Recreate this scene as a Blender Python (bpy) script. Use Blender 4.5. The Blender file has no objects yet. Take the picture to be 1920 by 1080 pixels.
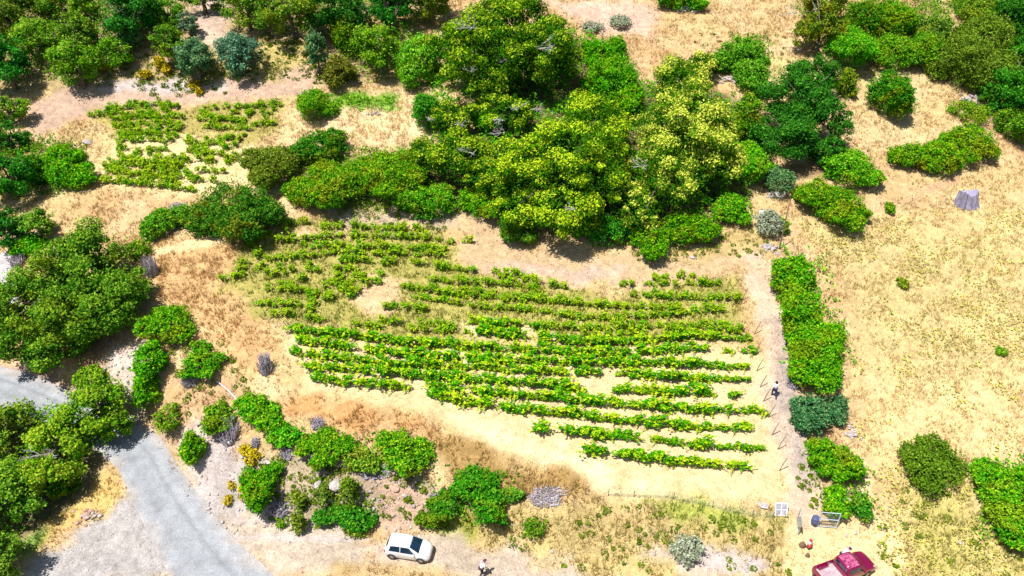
import bpy, bmesh, math, random
import numpy as np
from mathutils import Vector, Matrix

R = random.Random(7)
NR = np.random.default_rng(11)
SC = bpy.context.scene
C = SC.collection

# ------------------------------------------------------------------ camera
CAM_H, PITCH, HFOV = 48.0, 33.0, 70.0
cam_d = bpy.data.cameras.new('camera')
cam = bpy.data.objects.new('camera', cam_d)
C.objects.link(cam)
cam.location = (0, 0, CAM_H)
cam.rotation_euler = (math.radians(90 - PITCH), 0, 0)
cam_d.sensor_width = 36
cam_d.lens = 18 / math.tan(math.radians(HFOV / 2))
cam_d.clip_start, cam_d.clip_end = 0.5, 4000
SC.camera = cam

# ------------------------------------------------------------------ light
SUN_EL = 67.0
SH = Vector((0.80, 0.60, 0)).normalized()            # direction shadows fall
w = bpy.data.worlds.new('World')
SC.world = w
w.use_nodes = True
nt = w.node_tree
sky = nt.nodes.new('ShaderNodeTexSky')
sky.sky_type = 'NISHITA'
sky.sun_disc = False
sky.sun_elevation = math.radians(SUN_EL)
sky.sun_rotation = math.atan2(-SH.x, -SH.y)
bg = nt.nodes['Background']
bg.inputs[1].default_value = 0.07
nt.links.new(sky.outputs[0], bg.inputs[0])
sd = bpy.data.lights.new('sun', 'SUN')
sd.energy = 4.8
sd.angle = math.radians(0.53)
sd.color = (1.0, 0.97, 0.93)
so = bpy.data.objects.new('sun', sd)
C.objects.link(so)
e = math.radians(SUN_EL)
so.rotation_euler = Vector((SH.x * math.cos(e), SH.y * math.cos(e), -math.sin(e))).to_track_quat('-Z', 'Y').to_euler()
so.location = (-60, -30, 120)
vs = SC.view_settings
SC.display_settings.display_device = 'sRGB'
vs.view_transform = 'Standard'
vs.look = 'None'
vs.exposure = 0.54
vs.gamma = 1.0
vs.use_curve_mapping = False
cy = SC.cycles
cy.max_bounces = 5
cy.diffuse_bounces = 2
cy.glossy_bounces = 2
cy.transmission_bounces = 3
cy.transparent_max_bounces = 4

# ------------------------------------------------------------------ noise + terrain
def hash2(ix, iy, s):
    n = (ix.astype(np.int64) * 374761393 + iy.astype(np.int64) * 668265263 + s * 974634) & 0xffffffff
    n = ((n ^ (n >> 13)) * 1274126177) & 0xffffffff
    return ((n ^ (n >> 16)) & 0xffff) / 65535.0

def vnoise(x, y, s=0):
    ix, iy = np.floor(x), np.floor(y)
    fx, fy = x - ix, y - iy
    fx, fy = fx * fx * (3 - 2 * fx), fy * fy * (3 - 2 * fy)
    a, b = hash2(ix, iy, s), hash2(ix + 1, iy, s)
    c, d = hash2(ix, iy + 1, s), hash2(ix + 1, iy + 1, s)
    return (a * (1 - fx) + b * fx) * (1 - fy) + (c * (1 - fx) + d * fx) * fy

def fbm(x, y, s=0, o=3):
    t, a, n = 0, 0.5, 0
    for i in range(o):
        t = t + a * vnoise(x * 2 ** i, y * 2 ** i, s + i * 17)
        n += a
        a *= 0.55
    return t / n

FPX = 960 / math.tan(math.radians(HFOV / 2))
cp, sp = math.cos(math.radians(PITCH)), math.sin(math.radians(PITCH))
FWD = np.array([0, cp, -sp]); UP = np.array([0, sp, cp]); RT = np.array([1.0, 0, 0])
CO = np.array([0, 0, CAM_H])

def ray(px, py):
    px, py = np.atleast_1d(np.asarray(px, float)), np.atleast_1d(np.asarray(py, float))
    return FWD + ((px - 960) / FPX)[:, None] * RT + ((540 - py) / FPX)[:, None] * UP

SLOPE = 0.298
def plane(x, y):
    return (np.asarray(y) - 34.0) * SLOPE

# rises and dips of the hillside: where on the photograph, and how far above or below the mean slope
CTRL = [(380, 1060, -1.2), (280, 900, -1.3), (560, 1030, -1.1), (760, 1040, -1.1), (920, 1065, -1.0), (1080, 1075, -0.6),
        (480, 985, -1.0), (620, 1000, -0.9), (600, 900, 0.2), (740, 930, -0.1), (460, 900, -0.6), (400, 840, -0.3),
        (470, 790, 0.9), (600, 800, 1.0), (750, 830, 0.9), (900, 900, 0.5), (600, 735, 1.5), (820, 780, 1.3), (1000, 850, 0.9),
        (1120, 925, 0.6), (1300, 950, 0.5), (1180, 1000, -0.1), (1350, 1020, 0.0), (900, 990, -0.6), (560, 640, 1.5),
        (900, 700, 0.8), (1300, 750, 0.5), (900, 560, 0.1), (1300, 580, 0.2), (600, 540, 0.6), (700, 440, -0.3),
        (1000, 480, -0.1), (1100, 420, 0.6), (60, 740, -1.6), (160, 780, -1.5), (0, 700, -1.3), (230, 680, 0.6), (320, 560, 1.5),
        (300, 700, 1.2), (120, 600, 0.2), (380, 760, 0.6), (0, 520, -0.6), (400, 480, 1.0), (320, 300, 0.6), (200, 300, 0.4),
        (480, 230, 0.3), (100, 200, 0.2), (350, 140, 1.0), (350, 60, 3.0), (150, 60, 2.5), (550, 60, 3.0), (700, 150, 1.0),
        (900, 250, 1.6), (1100, 280, 1.4), (650, 330, 0.9), (1300, 300, 0.8), (1470, 470, 0.3), (1500, 650, 0.3), (1560, 600, 0.4),
        (1480, 850, 0.2), (1700, 600, 0.0), (1800, 800, -0.2), (1150, 30, 0.4), (1500, 60, 1.2), (1750, 60, 1.4), (1850, 150, 0.8), (1700, 340, -0.2)]
ca = np.array(CTRL, float)
rd = ray(ca[:, 0], ca[:, 1])
# plane z = (y-34)*S + dz  ->  CAM_H + t dz = (t dy - 34) S + off
tt = (CAM_H + 34 * SLOPE - ca[:, 2]) / (rd[:, 1] * SLOPE - rd[:, 2])
cxy = rd[:, :2] * tt[:, None]
SIG = 7.5
def _k(ax, ay):
    d2 = (ax[:, None] - cxy[None, :, 0]) ** 2 + (ay[:, None] - cxy[None, :, 1]) ** 2
    return np.exp(-d2 / (2 * SIG * SIG))
K = _k(cxy[:, 0], cxy[:, 1])
RW = np.linalg.solve(K + 0.12 * np.eye(len(K)), ca[:, 2])

BENCH = []
def H(x, y):
    x, y = np.atleast_1d(np.asarray(x, float)), np.atleast_1d(np.asarray(y, float))
    sh = x.shape
    x, y = x.ravel(), y.ravel()
    z = plane(x, y).astype(float)
    for i in range(0, len(x), 40000):
        z[i:i + 40000] += _k(x[i:i + 40000], y[i:i + 40000]) @ RW
    z += 0.5 * (fbm(x / 5.0, y / 5.0, 3) - 0.5) + 0.12 * (fbm(x / 1.1, y / 1.1, 9, 2) - 0.5)
    for (P, half, blend) in BENCH:                        # levelled tracks cut into the slope
        m = half + blend
        sel = np.where((x > P[:, 0].min() - m) & (x < P[:, 0].max() + m) & (y > P[:, 1].min() - m) & (y < P[:, 1].max() + m))[0]
        if not len(sel): continue
        bd = np.full(len(sel), 1e9); bz = np.zeros(len(sel))
        for a, b in zip(P[:-1], P[1:]):
            e_ = b[:2] - a[:2]
            t = np.clip(((x[sel] - a[0]) * e_[0] + (y[sel] - a[1]) * e_[1]) / (e_ @ e_), 0, 1)
            d = np.hypot(x[sel] - a[0] - e_[0] * t, y[sel] - a[1] - e_[1] * t)
            k = d < bd
            bd[k] = d[k]; bz[k] = (a[2] + (b[2] - a[2]) * t)[k]
        q = np.clip((bd - half) / blend, 0, 1); q = q * q * (3 - 2 * q)
        z[sel] = z[sel] * q + (bz + 0.35 * (z[sel] - bz) * 0.1) * (1 - q)
    return z.reshape(sh)

def hz(x, y):
    return float(H(x, y)[0])

def hit(px, py, off=0.0):
    """world points where the rays through photograph pixels meet the hillside (raised by off)"""
    d = ray(px, py)
    t = (CAM_H + 34 * SLOPE - off) / np.maximum(d[:, 1] * SLOPE - d[:, 2], 0.05)
    t = np.minimum(t, 260)
    for _ in range(14):
        p = CO + d * t[:, None]
        g = p[:, 2] - (H(p[:, 0], p[:, 1]) + off)
        t = t + 0.8 * g / np.maximum(d[:, 1] * SLOPE - d[:, 2], 0.08)
        t = np.clip(t, 20, 260)
    return CO + d * t[:, None]

def at(px, py, off=0.0):
    return hit([px], [py], off)[0]

def bench(pts, half, blend):
    P = hit([p[0] for p in pts], [p[1] for p in pts])
    P[:, 2] = np.convolve(np.pad(P[:, 2], 1, 'edge'), [.25, .5, .25], 'valid')
    BENCH.append((P, half, blend))
_b = BENCH
for args in (([(420, 1012), (560, 1030), (640, 1034), (720, 1036), (790, 1040), (850, 1048), (980, 1080), (1100, 1112)], 1.5, 3.0),
             ([(-160, 690), (-20, 715), (60, 745), (140, 778), (215, 812), (262, 850), (290, 900), (318, 950), (355, 1010), (400, 1065), (460, 1130)], 2.2, 2.6),
             ([(1530, 1078), (1580, 1070), (1640, 1062)], 1.5, 3.0)):
    bench(*args)

def scale_at(p):
    return FPX / float(np.dot(p - CO, FWD))

# ------------------------------------------------------------------ mesh helpers
def mesh_arrays(name, V, F, cols=None, smooth=False):
    V = np.asarray(V, np.float32); F = np.asarray(F, np.int32)
    me = bpy.data.meshes.new(name)
    me.vertices.add(len(V)); me.vertices.foreach_set('co', V.ravel())
    n, k = F.shape
    me.loops.add(n * k); me.loops.foreach_set('vertex_index', F.ravel())
    me.polygons.add(n)
    me.polygons.foreach_set('loop_start', np.arange(0, n * k, k, dtype=np.int32))
    me.polygons.foreach_set('loop_total', np.full(n, k, np.int32))
    if smooth:
        me.polygons.foreach_set('use_smooth', np.ones(n, bool))
    if cols is not None:
        at_ = me.color_attributes.new('Col', 'FLOAT_COLOR', 'POINT')
        c4 = np.ones((len(V), 4), np.float32); c4[:, :3] = cols
        at_.data.foreach_set('color', c4.ravel())
    me.update(calc_edges=True)
    return me

def obj(name, me, mat=None, parent=None, loc=None):
    o = bpy.data.objects.new(name, me)
    C.objects.link(o)
    if mat is not None and len(me.materials) == 0:
        me.materials.append(mat)
    if parent is not None:
        o.parent = parent
    if loc is not None:
        o.location = loc
    return o

def tag(o, label=None, cat=None, group=None, kind=None):
    if label: o['label'] = label
    if cat: o['category'] = cat
    if group: o['group'] = group
    if kind: o['kind'] = kind
    return o

def thing(name, label, cat, loc=(0, 0, 0), rz=0.0, group=None):
    o = bpy.data.objects.new(name, None)
    C.objects.link(o)
    o.empty_display_size = 0.3
    o.location = loc; o.rotation_euler = (0, 0, rz)
    return tag(o, label, cat, group)

def bm_mesh(name, bm, smooth=False):
    me = bpy.data.meshes.new(name)
    bmesh.ops.recalc_face_normals(bm, faces=bm.faces[:])
    bm.to_mesh(me); bm.free()
    if smooth:
        for p in me.polygons: p.use_smooth = True
    return me

def add_box(bm, c, s, rot=None, bevel=0.0):
    r = bmesh.ops.create_cube(bm, size=1.0)
    vs_ = r['verts']
    bmesh.ops.scale(bm, vec=s, verts=vs_)
    if bevel:
        es = list({e_ for v in vs_ for e_ in v.link_edges})
        rb = bmesh.ops.bevel(bm, geom=es, offset=bevel, segments=2, affect='EDGES', profile=0.5)
        vs_ = list({v for f in rb['faces'] for v in f.verts} | {v for v in vs_ if v.is_valid})
    if rot is not None:
        bmesh.ops.rotate(bm, cent=(0, 0, 0), matrix=rot, verts=vs_)
    bmesh.ops.translate(bm, vec=c, verts=vs_)

class Tubes:
    """tapered tubes collected into one mesh"""
    def __init__(s, sides=6):
        s.V, s.F, s.k = [], [], sides
    def add(s, pts, rad):
        k = s.k
        pts = [Vector(p) for p in pts]
        base = len(s.V)
        for i, p in enumerate(pts):
            d = (pts[min(i + 1, len(pts) - 1)] - pts[max(i - 1, 0)])
            if d.length < 1e-6: d = Vector((0, 0, 1))
            d.normalize()
            a = d.orthogonal().normalized(); b = d.cross(a)
            for j in range(k):
                an = 2 * math.pi * j / k
                s.V.append(tuple(p + (a * math.cos(an) + b * math.sin(an)) * rad[i]))
        for i in range(len(pts) - 1):
            for j in range(k):
                a0 = base + i * k + j; a1 = base + i * k + (j + 1) % k
                s.F.append((a0, a1, a1 + k, a0 + k))
    def mesh(s, name):
        return mesh_arrays(name, np.array(s.V), np.array(s.F), smooth=True)

# ------------------------------------------------------------------ materials
def nodes_of(name):
    m = bpy.data.materials.new(name); m.use_nodes = True
    t = m.node_tree; t.nodes.clear()
    return m, t, t.nodes, t.links

def mat_leaf(name, transl=0.3):
    m, t, N, L = nodes_of(name)
    o = N.new('ShaderNodeOutputMaterial'); mx = N.new('ShaderNodeMixShader')
    d = N.new('ShaderNodeBsdfDiffuse'); tr = N.new('ShaderNodeBsdfTranslucent')
    c = N.new('ShaderNodeVertexColor'); c.layer_name = 'Col'
    L.new(c.outputs[0], d.inputs[0]); L.new(c.outputs[0], tr.inputs[0])
    mx.inputs[0].default_value = transl
    L.new(d.outputs[0], mx.inputs[1]); L.new(tr.outputs[0], mx.inputs[2]); L.new(mx.outputs[0], o.inputs[0])
    return m

def mat_ground(name, s1=1.3, s2=7.0, amt=0.34, bump=0.8):
    """colour of the soil and litter from the map, broken up by grain at three sizes"""
    m, t, N, L = nodes_of(name)
    o = N.new('ShaderNodeOutputMaterial'); d = N.new('ShaderNodeBsdfDiffuse')
    c = N.new('ShaderNodeVertexColor'); c.layer_name = 'Col'
    g = N.new('ShaderNodeNewGeometry')
    n1 = N.new('ShaderNodeTexNoise'); n1.inputs['Scale'].default_value = s1; n1.inputs['Detail'].default_value = 5; n1.inputs['Roughness'].default_value = 0.7
    n2 = N.new('ShaderNodeTexNoise'); n2.inputs['Scale'].default_value = s2; n2.inputs['Detail'].default_value = 3
    L.new(g.outputs['Position'], n1.inputs[0]); L.new(g.outputs['Position'], n2.inputs[0])
    mr = N.new('ShaderNodeMapRange'); mr.inputs[1].default_value = 0.3; mr.inputs[2].default_value = 0.7
    mr.inputs[3].default_value = 1 - amt; mr.inputs[4].default_value = 1 + amt * 0.6
    L.new(n1.outputs[0], mr.inputs[0])
    mr2 = N.new('ShaderNodeMapRange'); mr2.inputs[1].default_value = 0.35; mr2.inputs[2].default_value = 0.65
    mr2.inputs[3].default_value = 1 - amt * 0.6; mr2.inputs[4].default_value = 1 + amt * 0.4
    L.new(n2.outputs[0], mr2.inputs[0])
    mu = N.new('ShaderNodeMath'); mu.operation = 'MULTIPLY'
    L.new(mr.outputs[0], mu.inputs[0]); L.new(mr2.outputs[0], mu.inputs[1])
    mc = N.new('ShaderNodeMixRGB'); mc.blend_type = 'MULTIPLY'; mc.inputs[0].default_value = 1
    L.new(c.outputs[0], mc.inputs[1]); L.new(mu.outputs[0], mc.inputs[2])
    b = N.new('ShaderNodeBump'); b.inputs['Strength'].default_value = bump; b.inputs['Distance'].default_value = 0.12
    L.new(mu.outputs[0], b.inputs['Height']); L.new(b.outputs[0], d.inputs['Normal'])
    L.new(mc.outputs[0], d.inputs[0]); L.new(d.outputs[0], o.inputs[0])
    return m

def mat_noise(name, c0, c1, scale=6.0, rough=0.9, bump=0.4, metallic=0.0, coat=0.0, stretch=None):
    m, t, N, L = nodes_of(name)
    o = N.new('ShaderNodeOutputMaterial'); p = N.new('ShaderNodeBsdfPrincipled')
    tc = N.new('ShaderNodeTexCoord')
    n1 = N.new('ShaderNodeTexNoise'); n1.inputs['Scale'].default_value = scale; n1.inputs['Detail'].default_value = 5
    if stretch:
        mp = N.new('ShaderNodeMapping'); mp.inputs['Scale'].default_value = stretch
        L.new(tc.outputs['Object'], mp.inputs[0]); L.new(mp.outputs[0], n1.inputs[0])
    else:
        L.new(tc.outputs['Object'], n1.inputs[0])
    mr = N.new('ShaderNodeMapRange'); mr.inputs[1].default_value = 0.32; mr.inputs[2].default_value = 0.68
    L.new(n1.outputs[0], mr.inputs[0])
    mc = N.new('ShaderNodeMixRGB'); mc.inputs[1].default_value = (*c0, 1); mc.inputs[2].default_value = (*c1, 1)
    L.new(mr.outputs[0], mc.inputs[0]); L.new(mc.outputs[0], p.inputs['Base Color'])
    p.inputs['Roughness'].default_value = rough; p.inputs['Metallic'].default_value = metallic
    if coat: p.inputs['Coat Weight'].default_value = coat; p.inputs['Coat Roughness'].default_value = 0.05
    if bump:
        b = N.new('ShaderNodeBump'); b.inputs['Strength'].default_value = bump; b.inputs['Distance'].default_value = 0.05
        L.new(n1.outputs[0], b.inputs['Height']); L.new(b.outputs[0], p.inputs['Normal'])
    L.new(p.outputs[0], o.inputs[0])
    return m

M_GROUND = mat_ground('hillside soil and dry litter')
M_ROAD = mat_ground('worn gravelly concrete', 0.9, 9.0, 0.26, 0.3)
M_LEAF = mat_leaf('leaves', 0.18)
M_GRASS = mat_leaf('grass blades', 0.35)
M_BARK = mat_noise('bark', (0.09, 0.065, 0.045), (0.2, 0.16, 0.12), 5, 0.95, 0.8)
M_DEAD = mat_noise('bleached dead wood', (0.42, 0.38, 0.36), (0.6, 0.56, 0.54), 6, 0.9, 0.5)
M_TWIG = mat_noise('grey dry twigs', (0.36, 0.32, 0.36), (0.56, 0.51, 0.55), 6, 0.95, 0.3)
M_ROCK = mat_noise('pale limestone', (0.32, 0.27, 0.25), (0.56, 0.50, 0.47), 2.5, 0.95, 0.9)
M_REDROCK = mat_noise('reddish rubble', (0.32, 0.16, 0.11), (0.6, 0.42, 0.34), 3, 0.95, 0.9)
M_STEEL = mat_noise('galvanised steel', (0.36, 0.39, 0.45), (0.5, 0.53, 0.58), 8, 0.5, 0.1, 0.6)
M_WHITE = mat_noise('white painted board', (0.74, 0.73, 0.74), (0.84, 0.83, 0.83), 4, 0.6, 0.1)
M_POST = mat_noise('weathered wooden stake', (0.12, 0.09, 0.06), (0.26, 0.2, 0.14), 9, 0.95, 0.5)

# ------------------------------------------------------------------ hillside grid and its map
def axis(a, b, st, outs_lo, outs_hi):
    return np.concatenate([np.array(outs_lo, float), np.arange(a, b + 1e-6, st), np.array(outs_hi, float)])
GS = 0.38
X0, X1, Y0, Y1 = -96.0, 96.0, 24.0, 136.0
gx = axis(X0, X1, GS, [-900, -500, -300, -200, -150, -120, -104], [104, 120, 150, 200, 300, 500, 900])
gy = axis(Y0, Y1, GS, [-400, -200, -100, -50, -20, 0, 12, 20], [140, 150, 170, 200, 260, 400, 700, 1100])
GX, GY = np.meshgrid(gx, gy)
GZ = H(GX, GY)
fx, fy = GX.ravel(), GY.ravel()
NV = len(fx)
col = np.zeros((NV, 3)); dens = np.ones(NV); hgt = np.full(NV, 0.34); gcol = np.zeros((NV, 3))
warp = fbm(fx / 2.2, fy / 2.2, 41, 3) - 0.5
big = fbm(fx / 9.0, fy / 9.0, 77, 3)
med = fbm(fx / 3.0, fy / 3.0, 99, 3)
STRAW = np.array([0.58, 0.42, 0.20]); STRAW2 = np.array([0.53, 0.345, 0.165]); PALE = np.array([0.68, 0.53, 0.30])
k1 = np.clip((big - 0.38) / 0.28, 0, 1)[:, None]; k2 = np.clip((med - 0.4) / 0.3, 0, 1)[:, None]
col[:] = STRAW2 * (1 - k1) + STRAW * k1
col[:] = col * (1 - 0.45 * k2) + PALE * 0.45 * k2
gcol[:] = col * 1.02

def smooth(a, b, x):
    t = np.clip((x - a) / (b - a), 0, 1)
    return t * t * (3 - 2 * t)

def sdist(poly, x, y):
    d2 = np.full(len(x), 1e9); inside = np.zeros(len(x), bool)
    n = len(poly)
    for i in range(n):
        ax, ay = poly[i]; bx, by = poly[(i + 1) % n]
        ex, ey = bx - ax, by - ay
        wx, wy = x - ax, y - ay
        t = np.clip((wx * ex + wy * ey) / (ex * ex + ey * ey + 1e-9), 0, 1)
        d2 = np.minimum(d2, (wx - ex * t) ** 2 + (wy - ey * t) ** 2)
        c = ((ay > y) != (by > y)) & (x < (bx - ax) * (y - ay) / (by - ay + 1e-12) + ax)
        inside ^= c
    d = np.sqrt(d2)
    return np.where(inside, -d, d)

def paint(pts, c=None, dn=None, hg=None, gc=None, soft=0.8, rough=1.6, amount=1.0):
    """lay one kind of ground inside an outline given on the photograph, with a ragged edge"""
    P = hit([p[0] for p in pts], [p[1] for p in pts])[:, :2]
    mrg = soft + rough + 0.5
    sel = np.where((fx > P[:, 0].min() - mrg) & (fx < P[:, 0].max() + mrg) & (fy > P[:, 1].min() - mrg) & (fy < P[:, 1].max() + mrg))[0]
    d = sdist(P, fx[sel], fy[sel]) + warp[sel] * 2 * rough
    m = smooth(soft, -soft, d) * amount
    mm = m[:, None]
    if c is not None: col[sel] = col[sel] * (1 - mm) + np.array(c) * mm * (0.86 + 0.28 * med[sel])[:, None]
    if gc is not None: gcol[sel] = gcol[sel] * (1 - mm) + np.array(gc) * mm
    if dn is not None: dens[sel] = dens[sel] * (1 - m) + dn * m
    if hg is not None: hgt[sel] = hgt[sel] * (1 - m) + hg * m

def band(pts, wpx):
    l, r = [], []
    for i, (x, y) in enumerate(pts):
        a, b = pts[max(i - 1, 0)], pts[min(i + 1, len(pts) - 1)]
        dx, dy = b[0] - a[0], b[1] - a[1]
        n = math.hypot(dx, dy) or 1
        ww = wpx[i] if isinstance(wpx, (list, tuple)) else wpx
        l.append((x - dy / n * ww / 2, y + dx / n * ww / 2)); r.append((x + dy / n * ww / 2, y - dx / n * ww / 2))
    return l + r[::-1]

def ell(cx, cy, rx, ry, n=14):
    return [(cx + rx * math.cos(2 * math.pi * i / n), cy + ry * math.sin(2 * math.pi * i / n)) for i in range(n)]

PINK = (0.52, 0.35, 0.24); GRAVEL = (0.60, 0.53, 0.47); OLIVE = (0.30, 0.28, 0.05); CREAM = (0.69, 0.535, 0.28)
# upper left scrub slope
paint([(-80, -60), (660, -60), (690, 150), (560, 165), (200, 175), (50, 175), (-80, 220)], (0.42, 0.31, 0.15), 0.35, 0.3, (0.34, 0.29, 0.08))
paint([(370, -20), (430, -20), (430, 60), (400, 110), (360, 60)], (0.50, 0.37, 0.28), 0.02, soft=1.5)
paint([(370, 60), (430, 60), (440, 110), (390, 110)], (0.6, 0.45, 0.32), 0.05)
paint([(255, 90), (340, 100), (420, 150), (560, 130), (600, 90), (500, 70), (480, 130), (330, 70)], (0.46, 0.36, 0.13), 0.5, 0.25, (0.36, 0.32, 0.08))
# bare terrace above the small vineyard
paint([(50, 190), (190, 160), (420, 152), (560, 150), (570, 185), (330, 200), (160, 215), (60, 265)], (0.50, 0.345, 0.245), 0.06, 0.2)
paint([(190, 158), (330, 148), (420, 165), (300, 178)], (0.50, 0.42, 0.38), 0.02)
paint([(520, 140), (580, 120), (620, 150), (560, 165)], PINK, 0.05)
# small vineyard
paint([(165, 205), (540, 185), (520, 250), (440, 300), (370, 265), (215, 255)], (0.42, 0.34, 0.11), 0.7, 0.28, (0.28, 0.27, 0.05))
paint([(195, 350), (225, 260), (380, 250), (480, 270), (470, 340), (370, 365)], (0.72, 0.55, 0.27), 0.3, 0.2, (0.6, 0.5, 0.22))
paint([(560, 195), (760, 190), (800, 250), (700, 270), (540, 250)], (0.70, 0.53, 0.29), 1.0, 0.5, (0.72, 0.54, 0.3))
paint([(620, 170), (745, 180), (750, 205), (630, 200)], (0.2, 0.34, 0.04), 1.6, 0.4, (0.13, 0.32, 0.02))
# straw ground left of the vineyard
paint([(270, 470), (430, 440), (520, 470), (470, 560), (530, 640), (480, 720), (400, 660), (320, 570)], (0.58, 0.37, 0.17), 1.2, 0.45, (0.6, 0.38, 0.17))
paint(band([(290, 475), (340, 462), (420, 448)], 18), (0.74, 0.56, 0.3), 0.2, 0.2, soft=0.4, rough=0.4)
paint(band([(515, 345), (535, 385), (560, 412)], 22), (0.68, 0.5, 0.27), 0.2, 0.2, soft=0.5, rough=0.5)
# top right bare soil and fields
paint([(1015, 0), (1180, 0), (1240, 20), (1210, 70), (1120, 60), (1060, 30)], (0.60, 0.42, 0.30), 0.05, soft=1.5)
paint([(1100, 20), (1230, 30), (1200, 55), (1110, 48)], (0.60, 0.40, 0.30), 0.05, soft=1.0)
paint([(1400, 110), (1640, 110), (1700, 140), (1480, 180), (1380, 150)], (0.56, 0.46, 0.2), 1.0, 0.4, (0.5, 0.42, 0.15))
# flowery field on the right
paint([(1500, 410), (1640, 420), (1760, 400), (1940, 390), (1960, 620), (1940, 800), (1640, 830), (1600, 560)], (0.58, 0.45, 0.205), 1.2, 0.34, (0.60, 0.465, 0.2), soft=3)
paint([(1610, 690), (1940, 720), (1940, 860), (1640, 880)], (0.66, 0.49, 0.24), 1.1, 0.34, (0.68, 0.5, 0.25), soft=3)
paint([(1690, 900), (1840, 900), (1850, 1020), (1940, 1030), (1940, 1100), (1700, 1100)], (0.50, 0.42, 0.14), 1.3, 0.45, (0.4, 0.36, 0.1), soft=2)
paint(band([(1612, 870), (1632, 960), (1648, 1010)], 20), (0.72, 0.54, 0.3), 0.3, 0.15, soft=0.4, rough=0.6)
paint(band([(1700, 380), (1740, 355), (1800, 335)], 8), (0.5, 0.3, 0.18), 0.2, 0.15, soft=0.4, rough=0.4)
# main vineyard: weeds above, mown straw below
paint([(415, 520), (470, 440), (540, 405), (840, 425), (870, 490), (1000, 530), (1160, 550), (1385, 515), (1405, 640), (1100, 652), (820, 640), (640, 625), (480, 600)],
      (0.40, 0.35, 0.10), 2.0, 0.38, (0.25, 0.29, 0.035))
for q in ([(690, 505), (750, 530), (740, 600), (670, 590), (660, 540)], [(520, 430), (640, 425), (650, 440), (520, 445)]):
    paint(q, (0.62, 0.44, 0.24), 0.5, 0.25, (0.62, 0.44, 0.22))
paint([(610, 385), (860, 400), (850, 430), (640, 420)], (0.46, 0.36, 0.24), 0.5, 0.25, (0.4, 0.34, 0.12))
paint([(855, 385), (905, 385), (960, 455), (1180, 475), (1420, 460), (1440, 520), (1380, 512), (1165, 540), (1000, 522), (855, 490), (885, 440)], (0.53, 0.375, 0.21), 0.22, 0.2, (0.5, 0.34, 0.18))
paint([(900, 490), (1160, 505), (1160, 535), (1010, 520)], (0.56, 0.40, 0.29), 0.1, 0.2)
paint([(1160, 455), (1440, 440), (1440, 480), (1250, 490)], (0.48, 0.35, 0.15), 0.8, 0.3, (0.42, 0.34, 0.1))
paint([(535, 615), (620, 635), (820, 648), (960, 650), (1100, 658), (1400, 648), (1445, 660), (1470, 760), (1495, 945), (1300, 945), (1130, 925), (950, 850), (820, 785), (590, 730)],
      CREAM, 0.45, 0.13, (0.78, 0.63, 0.34))
paint([(850, 600), (990, 610), (1080, 640), (900, 640)], (0.76, 0.62, 0.36), 0.4, 0.2, (0.6, 0.52, 0.2))
paint([(820, 775), (960, 800), (1060, 850), (1140, 880), (1250, 930), (1130, 928), (960, 850)], (0.78, 0.63, 0.36), 0.3, 0.14, (0.76, 0.6, 0.33))
paint([(500, 700), (560, 745), (600, 740), (640, 790), (540, 790), (480, 740)], (0.76, 0.58, 0.33), 1.0, 0.3, (0.76, 0.58, 0.34))
# trodden path at the right edge
paint(band([(1400, 480), (1440, 560), (1452, 650), (1472, 760), (1490, 880), (1505, 960), (1515, 1050)], [40, 44, 46, 46, 50, 60, 60]), (0.60, 0.44, 0.31), 0.12, 0.15)
paint(band([(1458, 600), (1475, 700), (1490, 800), (1512, 890)], 24), (0.40, 0.32, 0.27), 0.25, 0.2, (0.36, 0.32, 0.14))
# bank below the vineyard
paint([(500, 735), (600, 745), (800, 790), (830, 815), (700, 800), (620, 800), (520, 790)], (0.54, 0.30, 0.12), 1.5, 0.5, (0.56, 0.32, 0.13))
paint([(810, 815), (930, 845), (1010, 870), (1060, 890), (1125, 935), (1000, 940), (940, 950), (830, 900)], (0.38, 0.24, 0.09), 1.6, 0.55, (0.42, 0.27, 0.1))
paint([(300, 690), (420, 690), (480, 750), (420, 790), (330, 780)], (0.52, 0.34, 0.18), 0.9, 0.4, (0.52, 0.36, 0.17))
paint([(430, 850), (560, 850), (820, 890), (820, 980), (700, 1000), (560, 990), (470, 960)], (0.42, 0.33, 0.22), 0.5, 0.35, (0.36, 0.31, 0.09))
paint([(820, 950), (960, 940), (1240, 945), (1460, 960), (1500, 1010), (1510, 1100), (1120, 1100), (960, 1050), (830, 1010)], (0.50, 0.38, 0.16), 1.4, 0.5, (0.48, 0.37, 0.13))
paint([(1210, 935), (1300, 942), (1450, 960), (1470, 985), (1380, 985), (1260, 975)], (0.36, 0.37, 0.08), 1.8, 0.5, (0.24, 0.33, 0.03))
paint([(820, 960), (900, 970), (890, 1020), (840, 1010)], (0.3, 0.3, 0.05), 1.6, 0.5, (0.2, 0.28, 0.03))
for q in (ell(1265, 1035, 60, 14), ell(1330, 1055, 50, 12), ell(1230, 995, 26, 10), ell(1400, 1060, 40, 8)):
    paint(q, (0.54, 0.44, 0.39), 0.1, 0.2)
paint([(690, 890), (770, 895), (800, 950), (740, 1000), (690, 975)], (0.56, 0.38, 0.26), 0.12, 0.2)
paint([(200, 640), (262, 650), (270, 780), (230, 760), (190, 690)], (0.58, 0.47, 0.38), 0.05, 0.2)
paint([(310, 800), (420, 800), (480, 880), (460, 960), (560, 1000), (720, 1005), (600, 1030), (420, 1010), (350, 930)], (0.48, 0.41, 0.37), 0.05, 0.2)
paint([(1480, 985), (1680, 990), (1700, 1100), (1480, 1100)], (0.72, 0.54, 0.28), 0.6, 0.25, (0.72, 0.55, 0.28))
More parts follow.
